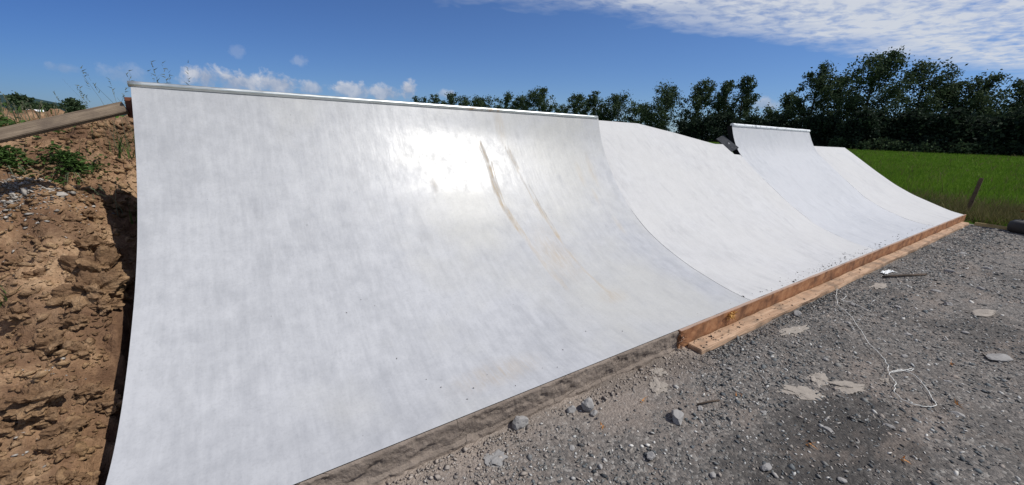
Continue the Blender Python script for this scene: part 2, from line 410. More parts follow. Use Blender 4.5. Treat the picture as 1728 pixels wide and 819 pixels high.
ramp = tag(empty('skate_ramp', (0, 0, 0)), 'long pale grey concrete skate ramp curving up from the gravel', 'skate ramp')
lerp = lambda a, b, t: a * (1 - t) + b * t
q1 = section('quarter_pipe', np.r_[np.linspace(XL, 2.0, 120), np.arange(2.008, 2.85, .007), np.linspace(2.86, X1, 70)], lambda x: lerp(P_left, P_seam, (x - XL) / (X1 - XL)), M['conc_a'], ramp, True)
q1['label'] = 'high glossy curved section with tan streaks and a steel coping'
def bank_top(x):
    return float(np.interp(x, [X1, 4.9, 5.72, 6.6, 7.52, 7.60, 7.915, 7.935, X2], [1.83, 1.83, 1.822, 1.685, 1.525, 1.515, 1.515, 1.335, 1.325]))
xs2 = np.unique(np.r_[np.linspace(X1, 7.9, 90), 7.915, 7.935, np.linspace(7.95, X2, 6)])
b1 = section('bank', xs2, lambda x: cut_at_z(lerp(P_bank1, P_bank2, (x - X1) / (X2 - X1)), bank_top(x)), M['conc_b'], ramp)
b1['label'] = 'matt sloping bank whose top edge drops to the right'
q2 = section('quarter_pipe', np.linspace(X2, X3, 70), lambda x: lerp(P_ext, P_ext2, (x - X2) / (X3 - X2)), M['conc_c'], ramp)
q2['label'] = 'narrow tall curved section with a chipped white coping'
b2 = section('bank', np.linspace(X3, X4, 60), lambda x: lerp(P_bank3, P_bank4, (x - X3) / (X4 - X3)), M['conc_b'], ramp)
b2['label'] = 'low plain bank at the far end of the ramp'

def tube(name, pts, rad, mat, parent=None, seg=12, smooth=True, cap=True):
    pts = [Vector(p) for p in pts]; n = len(pts); V = []; F = []
    rr = rad if hasattr(rad, '__len__') else [rad] * n
    prev = None
    for i, p in enumerate(pts):
        t = (pts[min(i + 1, n - 1)] - pts[max(i - 1, 0)]).normalized()
        a = prev if prev is not None else (Vector((0, 0, 1)) if abs(t.z) < .9 else Vector((1, 0, 0)))
        u = (a - t * a.dot(t)).normalized(); v = t.cross(u); prev = u
        for k in range(seg):
            an = 2 * PI * k / seg; V.append(p + (u * math.cos(an) + v * math.sin(an)) * rr[i])
    for i in range(n - 1):
        for k in range(seg):
            F.append((i * seg + k, i * seg + (k + 1) % seg, (i + 1) * seg + (k + 1) % seg, (i + 1) * seg + k))
    if cap: F.append(tuple(range(seg))[::-1]); F.append(tuple(range((n - 1) * seg, n * seg)))
    ob = mesh_np(name, V, F, mat, parent)
    ob.data.polygons.foreach_set('use_smooth', np.array([len(p.vertices) == 4 and smooth for p in ob.data.polygons]))
    return ob
cp = [(x, lerp(4.20, 4.12, (x - XL) / (X1 - XL)) + .006, 1.836) for x in np.linspace(XL - .01, X1 - .02, 60)]
c1 = tube('coping', cp, .0225, M['pipe'], q1, 16)
rv = np.array([max(0, 1 - abs(v.co.x - 2.16) / .14, 1 - abs(v.co.x - 2.42) / .12) for v in c1.data.vertices], np.float32)
c1.data.attributes.new('rust', 'FLOAT', 'POINT').data.foreach_set('value', rv)
tube('coping', [(x, lerp(4.35, 4.37, (x - X2) / (X3 - X2)) + .004, 1.897 + .004 * fbm(x * 3, 0)) for x in np.linspace(X2 + .006, X3 - .01, 40)], .034, M['white'], q2, 14)

# raw front face of the slab (exposed where the shuttering has been taken off)
nx, nz = 800, 26
V = []; xs = np.linspace(XL + .004, 2.872, nx)
for i, x in enumerate(xs):
    for j in range(nz):
        k = j / (nz - 1); z = -.004 - k * .20
        y = 1.652 - .010 * fbm(x * 11, z * 11, 0, 5) + .022 * max(0, fbm(x * 9, z * 11, 5, 5) - .10)
        if k > .72: y -= .018 + .012 * fbm(x * 5, 2, 1)
        if j == 0: y = 1.6635 - .003 * fbm(x * 20, 0)
        V.append((x, y, z))
idx = np.arange(nx * nz).reshape(nx, nz)
Fq = np.c_[idx[:-1, :-1].ravel(), idx[:-1, 1:].ravel(), idx[1:, 1:].ravel(), idx[1:, :-1].ravel()]
nb = len(V); V = np.array(V); back = V.copy(); back[:, 1] = 1.6655
# close to a solid
V = np.r_[V, back]; E_ = [Fq, Fq[:, ::-1] + nb]
for e in (idx[0], idx[-1], idx[:, 0], idx[:, -1]):
    E_.append(np.c_[e[:-1], e[1:], e[1:] + nb, e[:-1] + nb])
se = mesh_np('slab_edge', V, np.concatenate(E_), M['raw'], ramp, smooth=True)

# ------------------------------------------------------------------ boxes with worn edges
def rough_box(x0, x1, y0, y1, z0, z1, nx=2, jitter=.0, bevel=.004, ny=1, nz=1):
    bm = bmesh.new(); bmesh.ops.create_cube(bm, size=1)
    for v in bm.verts:
        v.co = Vector((x0 if v.co.x < 0 else x1, y0 if v.co.y < 0 else y1, z0 if v.co.z < 0 else z1))
    if nx > 2:
        ed = [e for e in bm.edges if abs(e.verts[0].co.x - e.verts[1].co.x) > 1e-6]
        bmesh.ops.subdivide_edges(bm, edges=ed, cuts=nx - 1, use_grid_fill=True)
    ed = [e for e in bm.edges if len(e.link_faces) == 2 and e.link_faces[0].normal.dot(e.link_faces[1].normal) < .5]
    bm.normal_update()
    ed = [e for e in bm.edges if len(e.link_faces) == 2 and e.link_faces[0].normal.dot(e.link_faces[1].normal) < .5]
    if bevel: bmesh.ops.bevel(bm, geom=ed, offset=bevel, segments=2, affect='EDGES')
    if jitter:
        for v in bm.verts:
            p = v.co
            v.co += Vector((0, jitter * fbm(p.x * 2.5, p.y * 30, p.z * 30, 3), jitter * fbm(p.x * 2.5, p.y * 30 + 9, p.z * 30, 3)))
    return bm

bA = tag(obj_bm('shuttering_board', rough_box(2.876, 15.0, 1.632, 1.6615, -.19, .006, 160, .006, .003), M['osb']),
         'orange-brown shuttering board standing on edge along the foot of the ramp', 'board')
bB = tag(obj_bm('plank', rough_box(2.99, 14.55, 1.482, 1.618, -.188, -.136, 160, .012, .006), M['wood']),
         'long flat sawn plank on the gravel in front of the shuttering board', 'plank')

# splintered tuft on the shuttering
def shards(n, center, size, spread, dirv=None):
    V, F = [], []
    for i in range(n):
        c = Vector(center) + Vector((random.gauss(0, spread[0]), random.gauss(0, spread[1]), random.gauss(0, spread[2])))
        d = Vector((random.uniform(-1, 1), random.uniform(-1, .2), random.uniform(-.3, 1))).normalized() * size * random.uniform(.5, 1.4)
        s = d.cross(Vector((random.random(), random.random(), random.random()))).normalized() * size * .14
        w = d.cross(s).normalized() * size * .06
        b = len(V); V += [c - s, c + s, c + w, c + d]; F += [(b, b + 1, b + 3), (b + 1, b + 2, b + 3), (b + 2, b, b + 3), (b, b + 2, b + 1)]
    return V, F
V, F = shards(46, (3.66, 1.618, -.035), .055, (.035, .008, .02))
tag(mesh_np('wood_splinters', V, F, M['splinter']), 'tuft of pale yellow splinters torn out of the shuttering board', 'splinters')
V, F = shards(60, (2.885, 1.628, -.10), .045, (.006, .012, .05))
# ragged near end belongs to the board itself
mesh_np('ragged_end', V, F, M['osb'], bA)

# dark board in the notch, small shuttering scraps
def oriented_box(name, c, ex, ey, ez, hx, hy, hz, mat, label, cat, bev=.004, group=None, parent=None):
    bm = bmesh.new(); bmesh.ops.create_cube(bm, size=1)
    ex, ey, ez = Vector(ex).normalized(), Vector(ey), Vector(ez)
    ey = (ey - ex * ey.dot(ex)).normalized(); ez = ex.cross(ey)
    bmesh.ops.scale(bm, vec=(2 * hx, 2 * hy, 2 * hz), verts=bm.verts)
    bmesh.ops.bevel(bm, geom=bm.edges[:], offset=bev, segments=2, affect='EDGES')
    o = obj_bm(name, bm, mat, parent)
    m3 = Matrix((ex, ey, ez)).transposed().to_4x4(); m3.translation = Vector(c); o.matrix_world = m3
    if label: tag(o, label, cat, group)
    return o
oriented_box('dark_panel', (8.0, 4.30, 1.53), (1, .03, .32), (-.25, .80, .60), (0, 0, 1), .14, .20, .013, M['ply'],
             'small dark panel with pale marks lying in the notch at the top of the bank', 'panel')
oriented_box('wood_scrap', (12.02, 4.33, 1.565), (0, .8, .6), (1, 0, 0), (0, 0, 1), .12, .03, .022, M['redwood'],
             'small brown wood scrap wedged beside the narrow tall section', 'wood scrap')

# plank leaning on the mound by the left top corner
A = Vector((-.815, 4.27, 1.665)); B = Vector((-2.54, 3.957, 1.06))
d = (B - A).normalized(); c = (A + B) / 2
pl = oriented_box('formwork_plank', c, d, Vector((0, -.62, .78)).cross(d), (0, -.7, .7), (B - A).length / 2, .060, .015, M['oldwood'],
                  'weathered grey-brown plank sloping over the mound from the top corner of the ramp', 'plank')
oriented_box('formwork_stud', (-.795, 4.315, 1.665), (0, .1, 1), (1, 0, 0), (0, 1, 0), .075, .022, .03, M['redwood'],
             'short red-brown stud at the upper end of the weathered plank', 'stud')

# ------------------------------------------------------------------ ground
def meadow_z(x, y):
    r = math.hypot(x, y)
    az = math.degrees(math.atan2(y, x))
    base = -.215
    if r > 17: base += (min(r, 150) - 17) * .0140
    if -7.5 < x < 13.4 and -3.2 < y < 10: base -= .5
    base += .06 * fbm(x * .07, y * .07, 0, 3) * min(1, max(0, (r - 15) / 15))
    return base
rad = np.r_[0., np.geomspace(1.2, 6000, 110)]; nang = 220
V = []; 
for r in rad:
    for k in range(nang):
        a = 2 * PI * k / nang; x, y = r * math.cos(a), r * math.sin(a); V.append((x, y, meadow_z(x, y)))
idx = np.arange(len(rad) * nang).reshape(len(rad), nang); nx_ = np.roll(idx, -1, axis=1)
Fq = np.c_[idx[:-1].ravel(), idx[1:].ravel(), nx_[1:].ravel(), nx_[:-1].ravel()]
tag(mesh_np('meadow_ground', np.array(V), Fq, M['meadow'], smooth=True), kind='structure')

# hills, far off
def hills(name, az0, az1, D, hfun):
    az = np.linspace(az0, az1, 160); V = []
    for a in az:
        h = hfun(a); V += [tuple(polar(a, D * .86, -2.)), tuple(polar(a, D, 1.6 + h)), tuple(polar(a, D * 1.2, -2.))]
    F = []
    for i in range(len(az) - 1):
        b = i * 3; F += [(b, b + 3, b + 4, b + 1), (b + 1, b + 4, b + 5, b + 2)]
    tag(mesh_np(name, V, F, M['hill'], smooth=True), kind='structure')
hills('hills', -60, 180, 2600, lambda a: 2600 * math.tan(math.radians(max(.05, (.35 + .5 * fbm(a * .12, 1., 0, 4) + 1.1 * math.exp(-((a - 109) / 3.5) ** 2) + 3.2 * math.exp(-((a - 10) / 9.) ** 2))))))

# gravel yard
gx = np.r_[np.arange(-1.2, 7, .04), np.arange(7, 14.9, .09)]; gy = np.r_[np.linspace(-9, -1.3, 30), np.arange(-1.2, 1.70, .04)]
V = []
for x in gx:
    for y in gy:
        z = GZ + .012 * fbm(x * 1.6, y * 1.6, 0, 3) + .006 * fbm(x * 14, y * 14, 2, 3)
        if y > 1.45 and x < 2.9: z += .025 * (y - 1.45) / .25 * (.5 + fbm(x * 4, y * 4, 0, 3))
        V.append((x, y, z))
idx = np.arange(len(gx) * len(gy)).reshape(len(gx), len(gy))
Fq = np.c_[idx[:-1, :-1].ravel(), idx[1:, :-1].ravel(), idx[1:, 1:].ravel(), idx[:-1, 1:].ravel()]
tag(mesh_np('gravel_yard', np.array(V), Fq, M['gravel'], smooth=True), kind='structure')

# ------------------------------------------------------------------ earth mound (beside and under the ramp)
def ramp_z(y): return np.interp(y, P_left[:, 0], P_left[:, 1])
def mound_z(x, y):
    k = ramp_z(min(y, 4.08)) - .27
    if y < 1.67: k = -.27 - min(1.2, 1.67 - y) * .02 + (.03 if x < -1.25 else -.12 * min(1, max(0, 1.5 - y)))
    if y > 3.45: k = ramp_z(3.45) - .27 + float(np.interp(y, [3.45, 3.9, 4.4, 5.2, 6.2, 7.2], [0., .30, .48, .75, .91, .93])) + .04 * min(1, max(0, -1.5 - x))
    if y > 8.2: k -= min((y - 8.2) * .38, 1.9)
    if x > XL - .03:                                    # backfill below the slab
        inside = min(1, (x - XL + .03) / .06)
        if x < X1: low = min(k, ramp_z(min(y, 4.08)) - .30)
        else: low = min(k, float(np.interp(y, P_bank3[:, 0], P_bank3[:, 1])) - .36)
        if y > 4.3: low = min(low, 1.12)
        k = lerp(k, low, inside)
        if x > 13.6: k -= (x - 13.6) * 1.1
    if x < -3.2: k -= (-3.2 - x) ** 2 * .03 + (max(0, -5.2 - x) ** 2 * .25 if y > 1.7 else 0)
    dist = max(0, XL - x)
    rough = min(1, dist / .14 + .5) if x < XL else .12
    n = .12 * fbm(x * 1.1, y * 1.1, 1.7, 4) + .075 * fbm(x * 4.2, y * 4.2, 3, 6)
    ridge = .085 * (1 - abs(fbm(x * 2.3, y * 2.3, 8, 3)) * 2.2)
    clo = .045 * max(0, fbm(x * 9, y * 9, 5, 5))
    k += (n + ridge + clo - .03) * rough
    if x < XL + .03 and y > 3.3: k -= .34 * max(0, min(1, (.50 - dist) / .30)) * max(0, min(1, (y - 3.3) / .5, (5.1 - y) / .7))
    if x < XL + .03 and y > 1.8: k -= .20 * max(0, 1 - dist / .26) * min(1, (y - 1.8) / .3)
    # crumbly bank edge a hand's width from the slab, trench next to it
    if XL - .22 < x < XL + .02:
        e = .10 + .045 * fbm(y * 3.3, 2, 0, 4)
        t = max(0, min(1, (x - (XL - e)) / .05)); k -= .55 * t * min(1, max(0, (y - 1.7) / .8))
    return k
mx_ = np.r_[np.arange(-7, -2.4, .14), np.arange(-2.4, XL + .05, .019), np.arange(XL + .1, 15.0, .45)]
my_ = np.r_[np.arange(-5, .9, .3), np.arange(.9, 1.7, .06), np.arange(1.7, 5.2, .021), np.arange(5.2, 8.4, .06), np.arange(8.4, 15, .4)]
V = [(x, y, mound_z(x, y)) for x in mx_ for y in my_]
idx = np.arange(len(V)).reshape(len(mx_), len(my_))
Fq = np.c_[idx[:-1, :-1].ravel(), idx[1:, :-1].ravel(), idx[1:, 1:].ravel(), idx[:-1, 1:].ravel()]
tag(mesh_np('earth_mound_ground', np.array(V), Fq, M['dirt'], smooth=True), kind='structure')

# ------------------------------------------------------------------ stones
OCT = np.array([(1, 0, 0), (-1, 0, 0), (0, 1, 0), (0, -1, 0), (0, 0, 1), (0, 0, -1), (.7, .7, .1), (-.7, .7, -.1), (-.7, -.7, .1), (.7, -.7, -.1)], float)
def hull_faces(P):
    bm = bmesh.new()
    for p in P: bm.verts.new(p)
    bmesh.ops.convex_hull(bm, input=bm.verts[:])
    bm.verts.index_update(); lone = [v for v in bm.verts if not v.link_faces]
    for v in lone: bm.verts.remove(v)
    bmesh.ops.triangulate(bm, faces=bm.faces[:]); bm.verts.index_update()
    vs = np.array([v.co[:] for v in bm.verts]); fs = np.array([[v.index for v in f.verts] for f in bm.faces]); bm.free()
    return vs, fs
PROTO = []
for i in range(14):
    P = OCT * np.array([1, random.uniform(.45, .9), random.uniform(.22, .5)]) * (1 + rng.normal(0, .16, OCT.shape))
    PROTO.append(hull_faces(P))
def scatter_stones(name, pos, size, mat, label=None, kind=None, cat=None, flat=1.):
    n = len(pos); VV, FF = [], []; off = 0
    which = rng.integers(0, len(PROTO), n); ang = rng.uniform(0, 2 * PI, n); tilt = rng.normal(0, .35, (n, 2))
    for k in range(len(PROTO)):
        sel = np.where(which == k)[0]
        if not len(sel): continue
        v, f = PROTO[k]; m = len(v)
        c, s = np.cos(ang[sel]), np.sin(ang[sel])
        X = v[None, :, 0] * c[:, None] - v[None, :, 1] * s[:, None]; Y = v[None, :, 0] * s[:, None] + v[None, :, 1] * c[:, None]
        Z = v[None, :, 2] * flat + X * tilt[sel, 0:1] + Y * tilt[sel, 1:2]
        W = np.stack([X, Y, Z], -1) * size[sel][:, None, None] + pos[sel][:, None, :]
        VV.append(W.reshape(-1, 3)); FF.append((f[None] + (np.arange(len(sel)) * m)[:, None, None] + off).reshape(-1, 3)); off += len(sel) * m
    return mesh_np(name, np.concatenate(VV), np.concatenate(FF), mat)
def gz(x, y): return GZ + .012 * fbm(x * 1.6, y * 1.6, 0, 3)
pos, siz = [], []
while len(pos) < 62000:
    x = .1 + 14.4 * random.random() ** 1.7; y = random.uniform(-1.6, 1.62) if random.random() < .8 else random.uniform(.9, 1.62)
    if x > 2.95 and y > 1.47: continue
    dens = (.42 if x < 2.6 else .60) + .9 * fbm(x * .8, y * .8, 4, 3) - .30 * max(0, (y - .9)) * (1 if x < 4 else .3)
    if random.random() > dens + .25: continue
    s = min(.024, .0048 * math.exp(random.gauss(.2, .5))) * (1 + .05 * x)
    pos.append((x, y, gz(x, y) + s * .15)); siz.append(s)
# crumbs along the foot of the plank and below the slab edge
for i in range(2600):
    x = random.uniform(.1, 6); y = (1.61 if x < 2.9 else 1.47) - abs(random.gauss(0, .07)); s = .006 * math.exp(random.gauss(0, .5))
    pos.append((x, y, gz(x, y) + s * .3 + .008)); siz.append(s)
tag(scatter_stones('gravel', np.array(pos), np.array(siz), M['chip']), 'grey and brown gravel chippings strewn over the yard', 'gravel', kind='stuff')
# crumbs on plank, slab and shuttering
pos, siz = [], []
for i in range(170):
    x = 3.02 + abs(random.gauss(0, 1.1)) if i < 90 else random.uniform(3, 13); pos.append((x, random.uniform(1.50, 1.615), -.133)); siz.append(.006 * math.exp(random.gauss(0, .5)))
for i in range(260):
    x = 6.6 + random.gauss(0, 1.1) if i < 170 else random.uniform(3.2, 12)
    y = 1.68 + abs(random.gauss(0, .07)); u = float(np.interp(y, P_bank2[:, 0], P_bank2[:, 1])) if x > X1 else .0
    pos.append((x, y, u * .75 + .004)); siz.append(.0038 * math.exp(random.gauss(0, .55)) * (1 + .04 * x))
for x, y in [(.27, 3.43), (.4, 2.72), (.52, 2.8), (.6, 2.73), (.62, 2.28), (.8, 1.95), (1.12, 1.92), (.98, 1.85), (1.23, 1.74), (1.77, 1.9), (2.4, 1.87), (.74, 2.05), (.9, 1.78), (1.5, 1.8), (1.6, 1.76), (2.1, 2.0)]:
    P = lerp(P_left, P_seam, (x - XL) / (X1 - XL)); pos.append((x, y, float(np.interp(y, P[:, 0], P[:, 1])) + .003)); siz.append(random.uniform(.004, .007))
M['crumb'] = m_stone('dark_crumbs', [(0., (.05, .045, .04)), (1., (.11, .10, .09))])
tag(scatter_stones('dirt_crumbs', np.array(pos), np.array(siz), M['crumb']), 'dark crumbs of dirt strewn on the foot of the ramp and the plank', 'crumbs', kind='stuff')

def rock(name, loc, size, mat, label, cat='rock', group=None, sub=3, rough=.28, seed=0, rz=0., sharp=True):
    if cat == 'cement spill': sub, rough, sharp = 5, 1.25, False; size = (size[0] * .72, size[1] * .72, size[2] * .7)
    bm = bmesh.new(); bmesh.ops.create_icosphere(bm, subdivisions=sub, radius=1)
    rr = random.Random(seed)
    planes = [(Vector((rr.gauss(0, 1), rr.gauss(0, 1), rr.gauss(0, 1))).normalized(), rr.uniform(.55, .85)) for _ in range(9)]
    for v in bm.verts:
        p = v.co.copy()
        if sharp:
            for nrm, dd in planes:
                e = p.dot(nrm) - dd
                if e > 0: p -= nrm * e
        p *= 1 + rough * fbm(p.x * 1.4 + seed * 3.7, p.y * 1.4, p.z * 1.4, 5) * .7
        v.co = Vector((p.x * size[0], p.y * size[1], p.z * size[2]))
    if cat == 'cement spill': loc = (loc[0], loc[1], GZ + .012 * fbm(loc[0] * 1.6, loc[1] * 1.6, 0, 3) + .0015)
    o = obj_bm(name, bm, mat); o.location = loc; o.rotation_euler = (0, 0, rz) if cat == 'cement spill' else (rr.uniform(-.15, .15), rr.uniform(-.15, .15), rz)
    tag(o, label, cat, group); return o
rock('stone', (1.18, 1.60, -.155), (.055, .05, .048), M['rock'], 'rough round lump of grey stone lying against the slab edge', seed=1)
rock('stone', (1.66, 1.50, -.155), (.05, .045, .05), M['rock'], 'tallest pale stone of the cluster of three near the slab edge', seed=2)
rock('stone', (1.55, 1.535, -.17), (.035, .03, .028), M['rock'], 'low dark-sided stone on the left of the cluster of three', seed=3)
rock('stone', (1.665, 1.435, -.175), (.028, .022, .02), M['rock'], 'smallest stone in front of the cluster of three', seed=4)
rock('stone', (2.12, 1.13, -.165), (.085, .042, .04), M['rock'], 'angular grey stone with a pointed end alone on open gravel', seed=5, rz=.5)
rock('stone', (1.70, 1.01, -.177), (.035, .026, .024), M['rock'], 'small two-toned stone in the gravel near the bottom of the photo', seed=6)
rock('stone', (4.66, 1.41, -.165), (.05, .04, .035), M['rock'], 'blue-grey stone close to the front of the long flat plank', seed=7)
rock('stone', (2.21, .62, -.177), (.04, .025, .02), M['rock'], 'sharp dark stone in the gravel among bluish chippings', seed=8)
rock('flat_stone', (6.69, .34, -.175), (.19, .09, .03), M['spill'], 'flat pale stone slab by itself far out on the gravel', seed=9, rz=-.4)
rock('flat_stone', (5.35, .09, -.178), (.16, .07, .025), M['rock'], 'flat grey-brown stone near the right edge of the gravel', seed=10, rz=-.3)
rock('stone', (6.68, .61, -.175), (.06, .04, .03), M['rock'], 'small dark stone behind the flat pale slab', seed=11)
rock('cement_spill', (3.21, .80, -.186), (.19, .085, .011), M['spill'], 'longest beige spill of dried cement in the middle of the gravel', 'cement spill', seed=12, rz=-.75)
rock('cement_spill', (3.60, .655, -.186), (.17, .085, .020), M['spill'], 'rounded beige spill of dried cement on the right of the pair', 'cement spill', seed=13, rz=-.5)
rock('cement_spill', (3.52, .82, -.187), (.12, .07, .016), M['spill'], 'thin beige cement smear between and behind the two larger spills', 'cement spill', seed=14, rz=.2)
rock('cement_spill', (3.95, .52, -.187), (.05, .03, .014), M['spill'], 'small beige cement fleck at the loops of the string', 'cement spill', seed=15)
rock('cement_spill', (2.31, 1.41, -.187), (.11, .08, .018), M['spill'], 'broken pale cement patch left of the near end of the plank', 'cement spill', seed=16, rz=.7)
rock('cement_spill', (2.45, 1.52, -.186), (.09, .05, .02), M['spill'], 'white lumpy cement crust under the near end of the shuttering', 'cement spill', seed=17)
rock('cement_spill', (.91, 1.47, -.188), (.075, .06, .015), M['rock'], 'cracked grey cement cake low in the gravel by the slab edge', 'cement spill', seed=18)
rock('cement_spill', (4.25, 1.27, -.187), (.26, .06, .014), M['spill'], 'faint pinkish cement streak alongside the flat plank', 'cement spill', seed=19, rz=-.12)
rock('cement_spill', (6.7, 1.25, -.186), (.22, .07, .016), M['spill'], 'pale cement patch near the plastic scrap', 'cement spill', seed=20, rz=-.1)
k = 0
for (x, y, s) in [(2.35, 1.1, .02), (1.35, 1.30, .018), (3.0, 1.25, .02), (2.7, .85, .02), (3.3, .35, .022), (3.9, .9, .024), (4.6, .55, .026), (5.2, .65, .03), (5.8, .35, .03), (6.0, .9, .03), (7.2, .8, .035), (7.9, .5, .04), (8.6, .9, .045), (9.4, .6, .05), (1.9, .75, .018), (2.9, .55, .02), (3.6, 1.2, .02), (4.95, 1.05, .026), (5.6, 1.2, .028), (10.3, 1.0, .05), (2.5, .35, .02), (1.4, 1.12, .016), (3.9, .12, .025), (4.4, .25, .024)]:
    k += 1
    rock('stone', (x, y, GZ + s * .2), (s * random.uniform(1.2, 1.7), s, s * .6), M['rock'], 'fist-sized loose grey stone lying in the gravel', group='loose stones in the gravel', sub=2, seed=40 + k, rz=random.uniform(0, 3))

# orange wood chips, stick, scrap, string
for i, (x, y) in enumerate([(2.72, 1.03), (2.98, .22), (4.04, .15), (4.79, .29), (2.64, .57), (1.62, 1.33), (2.05, 1.36)]):
    V, F = shards(5, (x, y, GZ + .012), .04, (.012, .010, .002))
    tag(mesh_np('wood_chip', V, F, M['chipwood']), 'small orange wood chip lying on the gravel', 'wood chip', 'orange wood chips on the gravel')
tag(tube('stick', [(2.36, 1.13, GZ + .012), (2.46, 1.10, GZ + .016), (2.54, 1.075, GZ + .012)], .006, M['darkwood'], seg=6), 'short dark stick on bare gravel beyond the pointed stone', 'stick')
tag(tube('stick', [(7.2, 1.32, GZ + .02), (7.5, 1.20, GZ + .03), (7.95, 1.03, GZ + .02)], .016, M['darkwood'], seg=6), 'dark stick beside the white plastic scrap', 'stick')
bm = bmesh.new(); bmesh.ops.create_grid(bm, x_segments=14, y_segments=8, size=1)
for v in bm.verts:
    v.co = Vector((v.co.x * .14, v.co.y * .035, .02 + .035 * fbm(v.co.x * 3, v.co.y * 3, 1, 3)))
r_ = bmesh.ops.solidify(bm, geom=bm.faces[:], thickness=.003)
o = obj_bm('plastic_scrap', bm, M['plastic'], smooth=True); o.location = (7.55, 1.36, GZ); o.rotation_euler.z = -.12
tag(o, 'crumpled white plastic scrap on the gravel beside the plank', 'scrap')
st = [(5.97, 1.47), (5.39, 1.28), (5.2, 1.13), (4.81, .91), (4.57, .79), (4.36, .64), (4.21, .57), (4.11, .54), (4.22, .49), (4.35, .45), (4.29, .45), (4.23, .5), (4.08, .53), (3.94, .46), (3.78, .43), (3.72, .32), (3.84, .23), (3.96, .27), (4.21, .39), (4.25, .5)]
def spline(P, n=12):
    out = []; P = [np.array(p, float) for p in P]
    for i in range(len(P) - 1):
        p0, p1, p2, p3 = P[max(i - 1, 0)], P[i], P[i + 1], P[min(i + 2, len(P) - 1)]
        for t in np.arange(n) / n:
            out.append(.5 * (2 * p1 + (p2 - p0) * t + (2 * p0 - 5 * p1 + 4 * p2 - p3) * t * t + (3 * p1 - p0 - 3 * p2 + p3) * t ** 3))
    return out + [P[-1]]
def strpts(P): return [(p[0] + .012 * fbm(i * .21, 0), p[1] + .010 * fbm(0, i * .23), GZ + .024 + .006 * fbm(i * .3, 3)) for i, p in enumerate(spline(P))]
so = tag(empty('string', (5.97, 1.47, GZ)), 'tangled white string trailing over the gravel from under the plank', 'string')
def strand(P, r):
    o = tube('strand', [(x - 5.97, y - 1.47, z - GZ) for x, y, z in strpts(P)], r, M['string'], so, 5); return o
strand(st, .0023); strand([(5.97, 1.47), (5.82, 1.33), (5.59, 1.30), (5.61, 1.2), (5.48, 1.03)], .0023)

# ------------------------------------------------------------------ clods and rubble on the mound
pos, siz = [], []
for i in range(11000):
    x = XL - .16 - abs(random.gauss(0, .75)); y = random.uniform(1.5, 6.0)
    s = .008 * math.exp(random.gauss(.1, .7)); s = min(s, .045)
    pos.append((x, y, mound_z(x, y) + s * .2)); siz.append(s)
tag(scatter_stones('earth_crumbs_debris', np.array(pos), np.array(siz), M['clod'], flat=1.5), 'brown earth crumbs covering the mound', 'earth crumbs', kind='stuff')
pos, siz = [], []
for i in range(3200):
    x = -1.60 + random.gauss(0, .17); y = 4.30 + random.gauss(0, .17) + (x + 1.6) * -.2
    s = min(.026, .0085 * math.exp(random.gauss(0, .5))); pos.append((x, y, mound_z(x, y) + s * .4)); siz.append(s)
for i in range(260):
    x = XL - .2 - abs(random.gauss(0, .5)); y = random.uniform(1.7, 3.0); s = .008 * math.exp(random.gauss(0, .5)); pos.append((x, y, mound_z(x, y) + s * .3)); siz.append(s)
tag(scatter_stones('rubble', np.array(pos), np.array(siz), M['rubble'], flat=.9), 'pale grey rubble spilled on the mound below the plank', 'rubble', kind='stuff')
def mrock(name, x, y, size, mat, label, cat, up=.3, **kw):
    return rock(name, (x, y, mound_z(x, y) + size[2] * up), size, mat, label, cat, **kw)
mrock('earth_clod', -1.02, 3.62, (.13, .11, .13), M['clod'], 'tallest crumbly clod of earth above the dark gap beside the ramp', 'clod', seed=71, sub=5, rough=1.3, sharp=False)
mrock('earth_clod', -1.00, 3.36, (.11, .09, .11), M['clod'], 'rounded clod of earth just below the tallest clod', 'clod', seed=72, sub=5, rough=1.3, sharp=False)
mrock('earth_clod', -1.14, 2.78, (.11, .09, .07), M['clod'], 'large dark brown clod low on the mound near the photo edge', 'clod', seed=73, sub=5, rough=1.3, sharp=False)
mrock('flat_stone', -1.30, 4.22, (.07, .04, .018), M['rubble'], 'flat pale slab of stone on top of the rubble below the plank', 'rock', seed=74)
for i in range(40):
    x = XL - .15 - abs(random.gauss(0, .3)); y = random.uniform(2.3, 4.6); s = random.uniform(.025, .055)
    mrock('earth_clod', x, y, (s * 1.2, s, s), M['clod'], 'small dry brown clod of earth lying on the mound', 'clod', group='small clods on the mound', seed=90 + i, sub=4, rough=1.4, sharp=False)

# ------------------------------------------------------------------ vegetation near
def blades(n, base_fn, h, w, mat, name, parent=None, lean=.35, seg=2):
    VV, FF = [], []; b = 0
    for i in range(n):
        x, y, z, s = base_fn(i); a = random.uniform(0, 2 * PI); hh = h * s * random.uniform(.55, 1.2); ww = w * random.uniform(.6, 1.2) * (s ** .5)
        dx, dy = math.cos(a), math.sin(a); ln = hh * abs(random.gauss(0, lean)); la = random.uniform(0, 2 * PI); lx, ly = math.cos(la), math.sin(la)
        pts = []
        for k in range(seg + 1):
            t = k / seg; wd = ww * (1 - t) ; cx = x + lx * ln * t * t; cy = y + ly * ln * t * t; cz = z + hh * t * (1 - .25 * t * lean)
            if k < seg: pts += [(cx - dx * wd, cy - dy * wd, cz), (cx + dx * wd, cy + dy * wd, cz)]
            else: pts += [(cx, cy, cz)]
        VV += pts
        for k in range(seg - 1): FF.append((b + 2 * k, b + 2 * k + 1, b + 2 * k + 3)); FF.append((b + 2 * k, b + 2 * k + 3, b + 2 * k + 2))
        FF.append((b + 2 * seg - 2, b + 2 * seg - 1, b + 2 * seg)); b += len(pts)
    return mesh_np(name, np.array(VV), np.array(FF), mat, parent)

